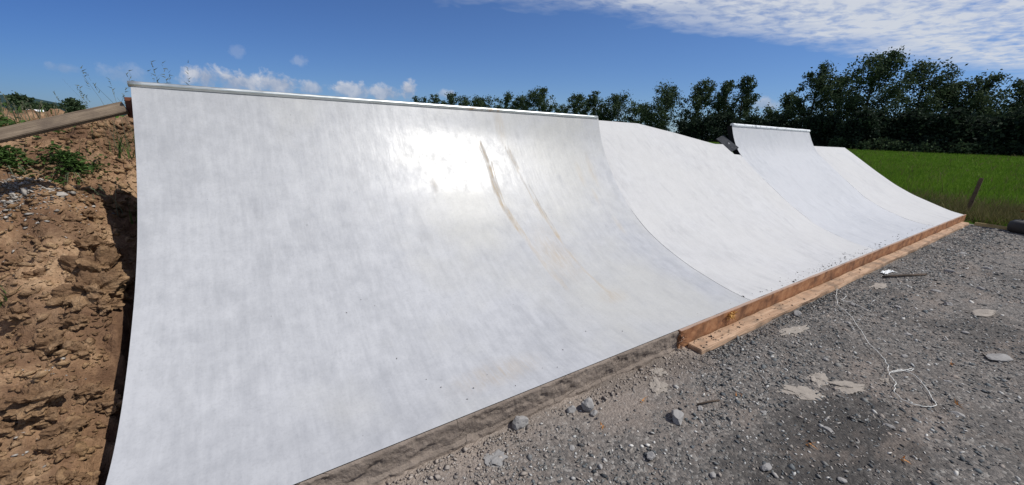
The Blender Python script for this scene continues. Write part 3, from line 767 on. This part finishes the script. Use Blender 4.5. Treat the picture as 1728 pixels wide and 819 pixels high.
# tall seeding grass on the crest behind the ramp's left corner
def stem_clump(name, cx, cy, cz, n, h, spread, label, cat='grass clump', fan=.25, thick=.0022, lean=(0., 0.)):
    root = tag(empty(name, (cx, cy, cz)), label, cat)
    VV, FF = [], []; b = 0; heads = []
    for i in range(n):
        ox, oy = random.gauss(0, spread), random.gauss(0, spread); hh = h * random.uniform(.55, 1.05)
        tx, ty = random.gauss(lean[0], fan) * hh, random.gauss(lean[1], fan) * hh; a = random.uniform(0, PI); dx, dy = math.cos(a) * thick, math.sin(a) * thick
        pr_ = []
        for k in range(5):
            t = k / 4; c = (ox + tx * t * t, oy + ty * t * t, hh * t * (1 - .12 * t)); wv = 1 - .6 * t
            pr_ += [(c[0] - dx * wv, c[1] - dy * wv, c[2]), (c[0] + dx * wv, c[1] + dy * wv, c[2])]
        VV += pr_
        for k in range(4): FF.append((b + 2 * k, b + 2 * k + 1, b + 2 * k + 3)); FF.append((b + 2 * k, b + 2 * k + 3, b + 2 * k + 2))
        b += 10; heads.append((Vector((ox + tx, oy + ty, hh * .88)), Vector((tx * .5, ty * .5, hh * .5)).normalized(), hh))
    mesh_np('stems', np.array(VV), np.array(FF), M['seed'], root)
    HV, HF = [], []
    for p, dd, hh in heads:
        if random.random() < .25: continue
        for k in range(9):
            c = p + dd * (k - 4) * hh * .028; v = Vector((random.gauss(0, 1), random.gauss(0, 1), random.gauss(.9, .6))).normalized() * hh * .05
            s = v.cross(Vector((random.gauss(0, 1), random.gauss(0, 1), 0.1))).normalized() * thick * 1.8; bb = len(HV)
            HV += [c - s, c + s, c + v]; HF.append((bb, bb + 1, bb + 2))
    mesh_np('seed_heads', HV, np.array(HF), M['seed'], root)
    bl = blades(n * 3, lambda i: (random.gauss(0, spread * 1.5), random.gauss(0, spread * 1.5), -.02, 1.), h * .45, thick * 2.4, M['weed'], 'leaf_blades', root, .6, 3)
    return root
stem_clump('tall_grass', -.62, 5.3, mound_z(-.95, 5.3), 30, .86, .12, 'tall seeding grass rising behind the left end of the steel coping')
stem_clump('tall_grass', -1.05, 5.2, mound_z(-1.05, 5.2), 20, .72, .11, 'wispy grass clump standing just left of the ramp corner above the plank')
stem_clump('tall_grass', -1.45, 5.6, mound_z(-1.45, 5.6), 5, .34, .12, 'sparse thin grass stalks on the crest above the middle of the plank')
stem_clump('tall_grass', -2.75, 7.5, mound_z(-2.75, 7.5), 26, .30, .25, 'pale yellowish grass clump on the crest at the left photo edge', thick=.004)
stem_clump('tall_grass', -.97, 4.55, mound_z(-.97, 4.55), 16, .30, .09, 'green grass tuft in the corner under the upper end of the plank', thick=.004)

def leafy(name, cx, cy, n, h, spread, lsize, label, mat='weed', cat='weed'):
    cz = mound_z(cx, cy); root = tag(empty(name, (cx, cy, cz)), label, cat)
    VV, FF = [], []; b = 0; SV, SF = [], []
    for i in range(n):
        a = random.uniform(0, 2 * PI); rr = abs(random.gauss(0, spread)); hh = h * random.uniform(.2, 1) * max(.25, 1 - rr / spread * .35)
        p = Vector((rr * math.cos(a), rr * math.sin(a), mound_z(cx + rr * math.cos(a), cy + rr * math.sin(a)) - cz + hh))
        d = Vector((random.gauss(0, 1), random.gauss(0, 1), random.gauss(.1, .4))).normalized(); u = Vector((random.gauss(0, .4), random.gauss(0, .4), 1))
        s = d.cross(u).normalized(); L = lsize * random.uniform(.5, 1.2)
        up = s.cross(d) * L * .12
        VV += [p - d * L * .5, p + s * L * .3 + up, p + d * L * .6 - up, p - s * L * .3 + up]; FF += [(b, b + 1, b + 2), (b, b + 2, b + 3)]; b += 4
        if i % 5 == 0:
            q = Vector((p.x * .5, p.y * .5, -.02)); k = len(SV); SV += [q + Vector((.003, 0, 0)), q - Vector((.003, 0, 0)), p]; SF.append((k, k + 1, k + 2))
    mesh_np('leaves', VV, np.array(FF), M[mat], root); mesh_np('stalks', SV, np.array(SF), M['seed'], root)
    return root
leafy('weed_plant', -1.36, 4.85, 700, .13, .13, .045, 'green leafy weeds growing below the middle of the plank')
leafy('weed_plant', -1.72, 4.85, 700, .12, .13, .045, 'green weeds under the plank near the left photo edge')
leafy('weed_plant', -2.0, 5.6, 700, .16, .22, .05, 'green weed patch on the mound behind the plank')
leafy('weed_plant', -2.9, 6.8, 380, .22, .38, .07, 'broad low bush of weeds on the crest at far left')
leafy('weed_plant', -1.80, 4.30, 200, .10, .08, .04, 'small green weed beside the pale rubble')
stem_clump('tall_grass', -2.1, 6.3, mound_z(-2.1, 6.3), 60, .24, .22, 'low yellow-green grass patch on the mound behind the left part of the plank', thick=.005)
r0 = tag(empty('grass_tuft', (-1.40, 3.42, mound_z(-1.40, 3.42))), 'single tuft of broad green blades low on the earth slope', 'grass tuft')
blades(14, lambda i: (random.gauss(0, .02), random.gauss(0, .02), -.01, 1.), .17, .007, M['weed'], 'leaf_blades', r0, .7, 3)

# ------------------------------------------------------------------ meadow grass
n = 90000; D = np.exp(rng.uniform(math.log(15.2), math.log(96), n)); AZ = rng.uniform(-14, 30, n)
VV, FF = [], []; b = 0
gx_ = D * np.cos(np.radians(AZ)); gy_ = D * np.sin(np.radians(AZ))
keep = ~((gx_ < 15.2) & (gy_ > 1.3)) & ~((gx_ < 14.95))
gx_, gy_, D = gx_[keep], gy_[keep], D[keep]; n = len(D)
gzv = np.array([meadow_z(x, y) for x, y in zip(gx_, gy_)])
def tufts(sel, hs, ws, mat, name, label):
    x, y, z, d = gx_[sel], gy_[sel], gzv[sel], D[sel]; m = len(x)
    VV = []
    for k in range(3):
        a = rng.uniform(0, 2 * PI, m); h = hs * (1 + .006 * d) * rng.uniform(.5, 1.3, m); w = ws * (.5 + d / 30) * rng.uniform(.6, 1.3, m)
        ox, oy = rng.normal(0, .05, m), rng.normal(0, .05, m); lx, ly = rng.normal(0, .4, m) * h, rng.normal(0, .4, m) * h
        c = np.stack([x + ox, y + oy, z - .02], -1); dv = np.stack([np.cos(a) * w, np.sin(a) * w, np.zeros(m)], -1)
        tip = c + np.stack([lx, ly, h], -1)
        VV.append(np.stack([c - dv, c + dv, tip], 1).reshape(-1, 3))
    V = np.concatenate(VV); F = np.arange(len(V)).reshape(-1, 3)
    tag(mesh_np(name, V, F, mat), label, 'grass', kind='stuff')
dry = rng.random(n) < np.clip((22. - D) / 9, .02, .75)
tufts(~dry, .17, .011, M['grass'], 'meadow_grass', 'lush green meadow grass behind the ramp')
tufts(dry, .34, .010, M['drygrass'], 'dry_grass', 'dry brownish grass along the near edge of the meadow')

# stake, edging board, tyre, sapling at the meadow edge
bm = rough_box(-.025, .025, -.04, .04, 0, 1.12, 2, 0, .004)
for v in bm.verts: v.co.x += v.co.z * .05; v.co.y += -v.co.z * .03
o = obj_bm('stake', bm, M['stakewood']); o.location = (16.4, 1.80, -.25); tag(o, 'dark wooden stake leaning in the grass beyond the far end of the ramp', 'stake')
o = obj_bm('edging_board', rough_box(-.02, .02, -.9, .42, 0, .09, 2, 0, .003), M['yellowwood']); o.location = (14.62, .99, -.20)
tag(o, 'short pale yellow edging board between the gravel and the grass', 'edging board')
# tyre
bm = bmesh.new(); prof = [(.20, .02), (.29, .0), (.345, .035), (.36, .10), (.345, .175), (.29, .21), (.20, .19), (.185, .15), (.25, .12), (.25, .09), (.185, .06)]
NS = 40; rings = []
for i in range(NS):
    a = 2 * PI * i / NS; rings.append([bm.verts.new((r * math.cos(a), r * math.sin(a), z)) for r, z in prof])
for i in range(NS):
    for j in range(len(prof)): bm.faces.new((rings[i][j], rings[(i + 1) % NS][j], rings[(i + 1) % NS][(j + 1) % len(prof)], rings[i][(j + 1) % len(prof)]))
o = obj_bm('tyre', bm, M['rubber'], smooth=True); o.location = (14.5, .55, -.20); o.scale = (1, 1, 1.35)
tag(o, 'old black tyre lying at the edge of the gravel', 'tyre')
sp = tag(empty('sapling', (15.15, .50, -.22)), 'thin sapling with russet leaves standing behind the black tyre', 'sapling')
tube('stem', [(0, 0, 0), (.02, .01, .5), (-.01, .0, 1.0), (.03, .02, 1.45)], [.014, .011, .008, .004], M['darkwood'], sp, 6)
VV, FF = [], []
for i in range(420):
    t = random.uniform(.45, 1.55); rr = abs(random.gauss(0, .16)); a = random.uniform(0, 2 * PI)
    p = Vector((rr * math.cos(a), rr * math.sin(a), t)); d1 = Vector((random.gauss(0, 1), random.gauss(0, 1), random.gauss(0, .6))).normalized() * .05
    s = d1.cross(Vector((random.gauss(0, 1), random.gauss(0, 1), 1))).normalized() * .022; b = len(VV); VV += [p - d1, p + s, p + d1, p - s]; FF += [(b, b + 1, b + 2), (b, b + 2, b + 3)]
mesh_np('leaves', VV, np.array(FF), M['russet'], sp)
for i, (x, y, lab) in enumerate([(15.9, .75, 'brown-green weed clump right behind the edging board'), (16.6, 2.6, 'low weed clump behind the leaning stake'), (17.8, 1.1, 'grey-green weed clump in the rough grass beyond the stake')]):
    root = tag(empty('weed_plant', (x, y, -.21)), lab, 'weed')
    blades(260, lambda k: (random.gauss(0, .15), random.gauss(0, .15), 0, 1.), .42, .012, M['drygrass'] if i != 1 else M['weed'], 'leaf_blades', root, .5, 3)

# ------------------------------------------------------------------ trees
def tube_np(pts, rr, seg=6):
    V, F = [], []; n = len(pts)
    for i, p in enumerate(pts):
        t = (pts[min(i + 1, n - 1)] - pts[max(i - 1, 0)]).normalized(); a = Vector((1, 0, 0)) if abs(t.x) < .9 else Vector((0, 1, 0))
        u = (a - t * a.dot(t)).normalized(); v = t.cross(u)
        for k in range(seg):
            an = 2 * PI * k / seg; V.append(p + (u * math.cos(an) + v * math.sin(an)) * rr[i])
    for i in range(n - 1):
        for k in range(seg): F.append((i * seg + k, i * seg + (k + 1) % seg, (i + 1) * seg + (k + 1) % seg, (i + 1) * seg + k))
    return V, F
def tree(name, az, D, H, W, label, shape='poplar', mat='leaf', low=.12, nleaf=2600, leaf=.30, cat='tree', limbs=11, gap=1., zbase=None, seed=0, group=None):
    rnd = random.Random(seed); g = np.random.default_rng(seed)
    base = polar(az, D); zb = meadow_z(base[0], base[1]) - .1 if zbase is None else zbase
    root = tag(empty(name, (base[0], base[1], zb)), label, cat, group)
    V, F = [], []
    lean = (rnd.gauss(0, .03) * H, rnd.gauss(0, .03) * H)
    r0 = .020 * H
    tp = [Vector((lean[0] * t * t, lean[1] * t * t, H * .93 * t)) for t in np.linspace(0, 1, 9)]
    v, f = tube_np(tp, [r0 * (1 - .9 * t) + .02 for t in np.linspace(0, 1, 9)], 7); V += v; F += f
    tips = []
    def env(t):
        if shape == 'poplar': return W * .5 * (math.sin(PI * min(1, max(0, (t - low) / (1 - low))) ** .75) ** .7 + .12)
        if shape == 'broad': return W * .5 * (math.sin(PI * min(1, max(0, (t - low * .6) / (1.02 - low * .6))) ** .95) ** .5 + .05)
        return W * .5 * (math.sqrt(max(0, 1 - t ** 2.2)) + .05)
    for i in range(limbs):
        t = low + (1 - low) * .82 * (i + rnd.random()) / limbs
        p0 = Vector((lean[0] * t * t, lean[1] * t * t, H * .93 * t)); a = rnd.uniform(0, 2 * PI)
        te = min(.98, t + rnd.uniform(.10, .26 if shape != 'bush' else .2)); e = env(te) * rnd.uniform(.65, 1.0)
        p2 = Vector((math.cos(a) * e, math.sin(a) * e, H * te)); pm = (p0 + p2) / 2 + Vector((math.cos(a) * e * .12, math.sin(a) * e * .12, -H * .02))
        rr = r0 * (1 - .8 * t) * .5
        v, f = tube_np([p0, pm, p2], [rr, rr * .6, .015], 5); k = len(V); V += v; F += [tuple(q + k for q in x) for x in f]
        for q in np.linspace(.35, 1.08, 6):
            c = p0.lerp(pm, q * 2) if q < .5 else pm.lerp(p2, q * 2 - 1)
            tips.append((c, 1.))
    for t in np.linspace(low + .1, 1.0, 10):
        tips.append((Vector((lean[0] * t * t, lean[1] * t * t, H * t * .97)), .8))
    # extra clumps filling the envelope
    for i in range(int(limbs * 4.5)):
        t = low * .6 + (1 - low * .6) * rnd.random(); e = env(t) * math.sqrt(rnd.random()); a = rnd.uniform(0, 2 * PI)
        tips.append((Vector((math.cos(a) * e, math.sin(a) * e, H * t)), 1.))
    mesh_np('trunk', V, F, M['bark'], root, smooth=True)
    T = np.array([tuple(c) for c, _ in tips]); n = nleaf
    pick = g.integers(0, len(T), n); sig = (W * .048 + .22) * gap
    csz = g.uniform(.55, 1.35, len(T))
    P = T[pick] + g.normal(0, 1, (n, 3)) * (sig * csz[pick])[:, None] * np.array([1, 1, .8])
    P[:, 2] = np.maximum(P[:, 2], .15)
    d1 = g.normal(0, 1, (n, 3)); d1 /= np.linalg.norm(d1, axis=1)[:, None]
    d2 = np.cross(d1, g.normal(0, 1, (n, 3))); d2 /= np.linalg.norm(d2, axis=1)[:, None]
    L = leaf * g.uniform(.5, 1.25, n)[:, None]
    VV = np.stack([P - d1 * L, P + d2 * L * .6, P + d1 * L, P - d2 * L * .6], 1).reshape(-1, 3)
    mesh_np('crown', VV, np.arange(n * 4).reshape(-1, 4), M[mat], root)
    return root

def top_h(el, D, base): return 1.6 + D * math.tan(math.radians(el)) - base
# az, elevation of the top, angular width, distance, kind, shape, leaves
TREES = [
 (15.8, 8.86, 5.0, 99, 'broad', 5200, 'tallest broad-crowned poplar, in the middle of the right-hand tree group', .30),
 (20.4, 8.34, 3.6, 104, 'poplar', 3900, 'tall poplar with a twin-pointed crown right of the narrow tall section', .16),
 (18.2, 6.9, 2.6, 108, 'broad', 2600, 'shorter leafy tree filling the gap beside the tallest poplar', .15),
 (11.9, 7.89, 3.8, 110, 'broad', 3800, 'tall rounded tree just right of the tallest poplar', .22),
 (10.0, 5.9, 2.6, 113, 'broad', 2000, 'lower tree between the tall rounded tree and the wide flat-topped tree', .15),
 (8.2, 6.34, 3.6, 112, 'broad', 3400, 'wide flat-topped tree with a brighter green crown near the right edge', .15),
 (5.4, 5.9, 3.0, 116, 'broad', 2600, 'dark tree cut by the right edge of the photo', .12),
 (2.2, 6.2, 4.0, 112, 'broad', 2000, 'dark tree outside the meadow corner beyond the cut tree', .12),
 (22.6, 5.3, 2.6, 118, 'broad', 2400, 'smaller tree left of the twin-pointed poplar', .12),
 (24.6, 3.95, 2.6, 135, 'broad', 1500, 'lowest rounded tree directly behind the narrow tall section', .1),
 (27.4, 7.25, 2.6, 121, 'poplar', 2900, 'tall slender poplar behind the left end of the narrow tall section', .12),
 (29.3, 6.9, 2.4, 123, 'poplar', 2600, 'poplar leaning against its taller slender neighbour', .12),
 (32.1, 6.86, 3.5, 128, 'poplar', 3000, 'pointed poplar above the falling top edge of the bank', .12),
 (36.2, 6.26, 4.4, 134, 'broad', 3200, 'full round-headed tree above the middle of the bank', .12),
 (39.2, 4.03, 2.4, 150, 'broad', 1300, 'short tree left of the full round-headed tree', .1),
 (42.3, 5.26, 3.6, 150, 'broad', 2400, 'rounded two-lobed tree above the left start of the bank', .1),
 (45.6, 5.66, 2.3, 152, 'poplar', 2000, 'upright dark tree above the right end of the steel coping', .1),
 (47.9, 5.16, 2.8, 160, 'poplar', 1900, 'loose poplar left of the upright dark tree', .1),
 (49.9, 3.75, 1.6, 165, 'broad', 900, 'small tree at the left foot of the loose poplar', .1),
 (53.2, 5.86, 2.7, 150, 'poplar', 2700, 'dense egg-shaped tree standing out above the steel coping', .1),
 (55.6, 4.86, 2.0, 165, 'poplar', 1300, 'narrow tree left of the dense egg-shaped tree', .1),
 (57.9, 5.01, 2.4, 172, 'poplar', 1500, 'see-through poplar with a pale gap in its crown', .12),
 (60.5, 4.58, 2.6, 185, 'broad', 1500, 'round tree at the right end of the low even row', .1),
 (62.2, 4.4, 2.0, 188, 'broad', 1100, 'round tree at the left end of the low even row', .1),
 (64.0, 4.3, 1.9, 192, 'broad', 1000, 'small tree on the right slope of the wide low crown', .1),
 (65.6, 4.59, 2.0, 192, 'broad', 1200, 'wide low crown left of the low even row', .1),
 (68.0, 4.40, 1.7, 198, 'poplar', 900, 'spindly tree with bare upright tips above the coping', .12),
 (69.4, 3.93, .8, 223, 'broad', 500, 'tiny bushy tree between the spindly tree and the cloud', .1),
 (70.4, 3.95, 1.1, 223, 'broad', 600, 'leftmost small tree above the steel coping next to the cloud', .1),
 (107.6, 1.40, 1.5, 300, 'broad', 1200, 'round dark tree on the skyline at the left photo edge', .05),
 (106.2, .80, 1.5, 330, 'broad', 900, 'low dark tree right of the round one on the left skyline', .05),
 (104.4, 1.30, 1.4, 300, 'broad', 1000, 'bushy tree on the left skyline above the plank', .05),
]
for i, (az, el, wd, D_, shp, nl, lab, low) in enumerate(TREES):
    p = polar(az, D_); zb = meadow_z(p[0], p[1]) - .1
    W = D_ * math.tan(math.radians(wd)) * (1.25 if az < 30 or az > 90 else 1.5 if az < 50 else 1.85); H = top_h(el, D_, zb)
    tree('poplar_tree' if shp == 'poplar' else 'broadleaf_tree', az, D_, H, W, lab, shp, 'leaf', low, int(nl * (2.2 if az < 30 else 3.0)), .23 * (D_ / 105) ** .8, 'tree', 12 if nl > 1500 else 7, seed=200 + i,
         gap=.8 if shp == 'poplar' else .9)
# hedgerow shrubs under the trees
HN = 26
for i in range(HN):
    az = 1.5 + i * 1.28 + random.uniform(-.2, .2); D_ = 93 + max(0, az - 18) * 1.3 + random.uniform(-2, 2)
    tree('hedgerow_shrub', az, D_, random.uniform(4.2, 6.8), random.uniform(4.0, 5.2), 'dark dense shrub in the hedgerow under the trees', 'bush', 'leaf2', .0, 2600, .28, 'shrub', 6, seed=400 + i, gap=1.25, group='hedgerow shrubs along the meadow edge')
for i in range(16):
    az = 3.0 + i * .95 + random.uniform(-.3, .3); D_ = 90 + random.uniform(-1.5, 1.5)
    tree('bush', az, D_, random.uniform(1.2, 2.2), random.uniform(1.8, 3.0), 'low green bush at the foot of the hedgerow', 'bush', 'leaf', .0, 420, .22, 'bush', 5, seed=500 + i, gap=1.1, group='low bushes at the foot of the hedgerow')

# white-roofed shed on the far left skyline
p = polar(106.85, 240); sh = tag(empty('shed', tuple(p) + (0,)[:0]), 'low far-off shed with a white roof on the left skyline', 'shed')
sh.rotation_euler.z = math.radians(106.85 - 90)
zb = meadow_z(p[0], p[1]) - p[2]
obj_bm('wall', rough_box(-2.0, 2.0, -1.2, 1.2, zb, zb + .35, 2, 0, .01), M['wallgrey'], sh)
bm = bmesh.new(); pr_ = [(-1.4, zb + .352), (1.4, zb + .352), (0, zb + 1.05)]
a = [bm.verts.new((-2.15, y, z)) for y, z in pr_]; b = [bm.verts.new((2.15, y, z)) for y, z in pr_]
bm.faces.new(a[::-1]); bm.faces.new(b)
for i in range(3): bm.faces.new((a[i], a[(i + 1) % 3], b[(i + 1) % 3], b[i]))
obj_bm('roof', bm, M['roofwhite'], sh)

# ------------------------------------------------------------------ light and sky
EL, AZS = math.radians(54.5), math.radians(-44)
sdir = Vector((math.cos(EL) * math.cos(AZS), math.cos(EL) * math.sin(AZS), math.sin(EL)))
sd = bpy.data.lights.new('sun', 'SUN'); sd.energy = 4.2; sd.angle = math.radians(.53); sd.color = (1., .965, .90)
so_ = link(bpy.data.objects.new('sun', sd)); so_.rotation_euler = sdir.to_track_quat('Z', 'Y').to_euler(); so_.location = (6, -8, 14)

W = bpy.data.worlds.new('World'); S.world = W; W.use_nodes = True
nt = W.node_tree; nt.nodes.clear()
class WT(NT):
    def __init__(s): s.t = nt
w = WT()
sky = w.n('ShaderNodeTexSky', sky_type='NISHITA'); sky.sun_disc = False; sky.sun_elevation = EL
sky.sun_rotation = math.atan2(sdir.x, sdir.y); sky.altitude = 300; sky.air_density = 1.0; sky.dust_density = .25; sky.ozone_density = 4.0
g = w.n('ShaderNodeTexCoord').outputs['Generated']
sx = w.n('ShaderNodeSeparateXYZ'); w.l(g, sx.inputs[0]); gx0, gy0, gz0 = sx.outputs
skyc = w.mix(1., sky.outputs[0], (.62, .80, 1.12), 'MULTIPLY')
# deeper blue away from the sun's side
dt = w.math('MULTIPLY_ADD', gx0, .866, w.math('MULTIPLY', gy0, .5))
skyc = w.mix(w.ramp(dt, [(.15, 0.), (.95, 1.)]), w.mix(1., skyc, (.50, .61, .77), 'MULTIPLY'), skyc)
# high sheet of small clouds, on a plane overhead
zc = w.math('MAXIMUM', gz0, .03); u = w.math('DIVIDE', gx0, zc); v = w.math('DIVIDE', gy0, zc)
cv = w.n('ShaderNodeCombineXYZ'); w.l(u, cv.inputs[0]); w.l(v, cv.inputs[1]); uvw = cv.outputs[0]
warp = w.noise(uvw, .9, 4, .6)
edge = w.math('SUBTRACT', w.math('MULTIPLY_ADD', u, -.27, 3.60), v)          # > 0 inside the sheet
edge = w.math('ADD', edge, w.math('MULTIPLY_ADD', warp, 1.5, -.75))
sheet = w.ramp(edge, [(.0, 0.), (.75, 1.)])
mack = w.noise(w.mapping(uvw, (1.0, 1.35, 1)), 5.5, 5, .6, .3); wisp = w.noise(w.mapping(uvw, (.5, 1.0, 1), (2, 5, 0)), 1.5, 4, .6)
dens = w.math('MULTIPLY_ADD', mack, .62, w.math('MULTIPLY', wisp, .42))
cm = w.math('MULTIPLY', w.ramp(dens, [(.36, .12), (.57, 1.)]), sheet)
far = w.ramp(gz0, [(.07, 0.), (.14, 1.)]); cm = w.math('MULTIPLY', cm, far)
over = w.ramp(gz0, [(.35, 1.), (.6, .25)]); cm = w.math('MULTIPLY', cm, over)
c = w.mix(w.math('MULTIPLY', cm, .92), skyc, (7.6, 8.0, 8.7))
# low heaps of cumulus near the horizon (azimuth, elevation in degrees)
azn = w.math('MULTIPLY', w.math('ARCTAN2', gy0, gx0), 180 / PI); eln = w.math('MULTIPLY', w.math('ARCSINE', gz0), 180 / PI)
cn = w.noise(g, 26, 6, .62, .3); cn2 = w.noise(g, 70, 5, .6)
nn = w.math('MULTIPLY_ADD', cn, 2.2, w.math('MULTIPLY_ADD', cn2, 1.2, -1.55))
tot = None; shade = None
for (a0, e0, ra, re, k) in [(93.8, 4.6, 2.0, 1.0, 1.), (90.8, 4.3, 2.8, .8, 1.), (87.0, 4.5, 2.4, .9, 1.), (83.4, 4.2, 1.6, .65, .75), (78.4, 4.3, 2.6, .75, .85), (74.6, 4.35, 2.4, .75, .85), (71.4, 4.9, 1.5, 1.0, 1.), (90.5, 7.45, .8, .45, .14), (84.3, 7.2, .9, .45, .22), (104.4, 4.0, 1.2, .4, .3), (25.2, 4.3, 1.4, .7, .7), (66.5, 4.6, 1.2, .4, .5), (100.3, 4.0, 1.6, .7, .3), (52.3, 3.7, 1.4, .8, .5), (45., 3.2, 5., .6, .4)]:
    dx = w.math('MULTIPLY', w.math('SUBTRACT', azn, a0), .9 / ra); dy = w.math('MULTIPLY', w.math('SUBTRACT', eln, e0), .72 / re)
    dd = w.math('SQRT', w.math('ADD', w.math('MULTIPLY', dx, dx), w.math('MULTIPLY', dy, dy)))
    mk = w.math('MULTIPLY', w.ramp(w.math('ADD', w.math('SUBTRACT', 1., dd), nn), [(.12, 0.), (.75, 1.)]), k)
    tot = mk if tot is None else w.math('MAXIMUM', tot, mk)
cb = w.math('ADD', w.math('MULTIPLY_ADD', eln, .20, -.68), w.math('MULTIPLY_ADD', cn, 1.6, -.55))
ccol = w.mix(w.ramp(cb, [(.3, 0.), (.9, 1.)]), (3.6, 4.4, 6.0), (8.0, 8.1, 8.6))
c = w.mix(w.math('MULTIPLY', tot, .92), c, ccol)
bg = w.n('ShaderNodeBackground'); bg.inputs['Strength'].default_value = .085; w.l(c, bg.inputs[0])
out = w.n('ShaderNodeOutputWorld'); w.l(bg.outputs[0], out.inputs[0])

S.view_settings.view_transform = 'Standard'; S.view_settings.look = 'None'
S.view_settings.exposure = 0.; S.view_settings.gamma = 1.; S.view_settings.use_curve_mapping = False
S.render.engine = 'CYCLES'; S.cycles.max_bounces = 6; S.cycles.use_denoising = True
S.render.resolution_x = 1024; S.render.resolution_y = 485
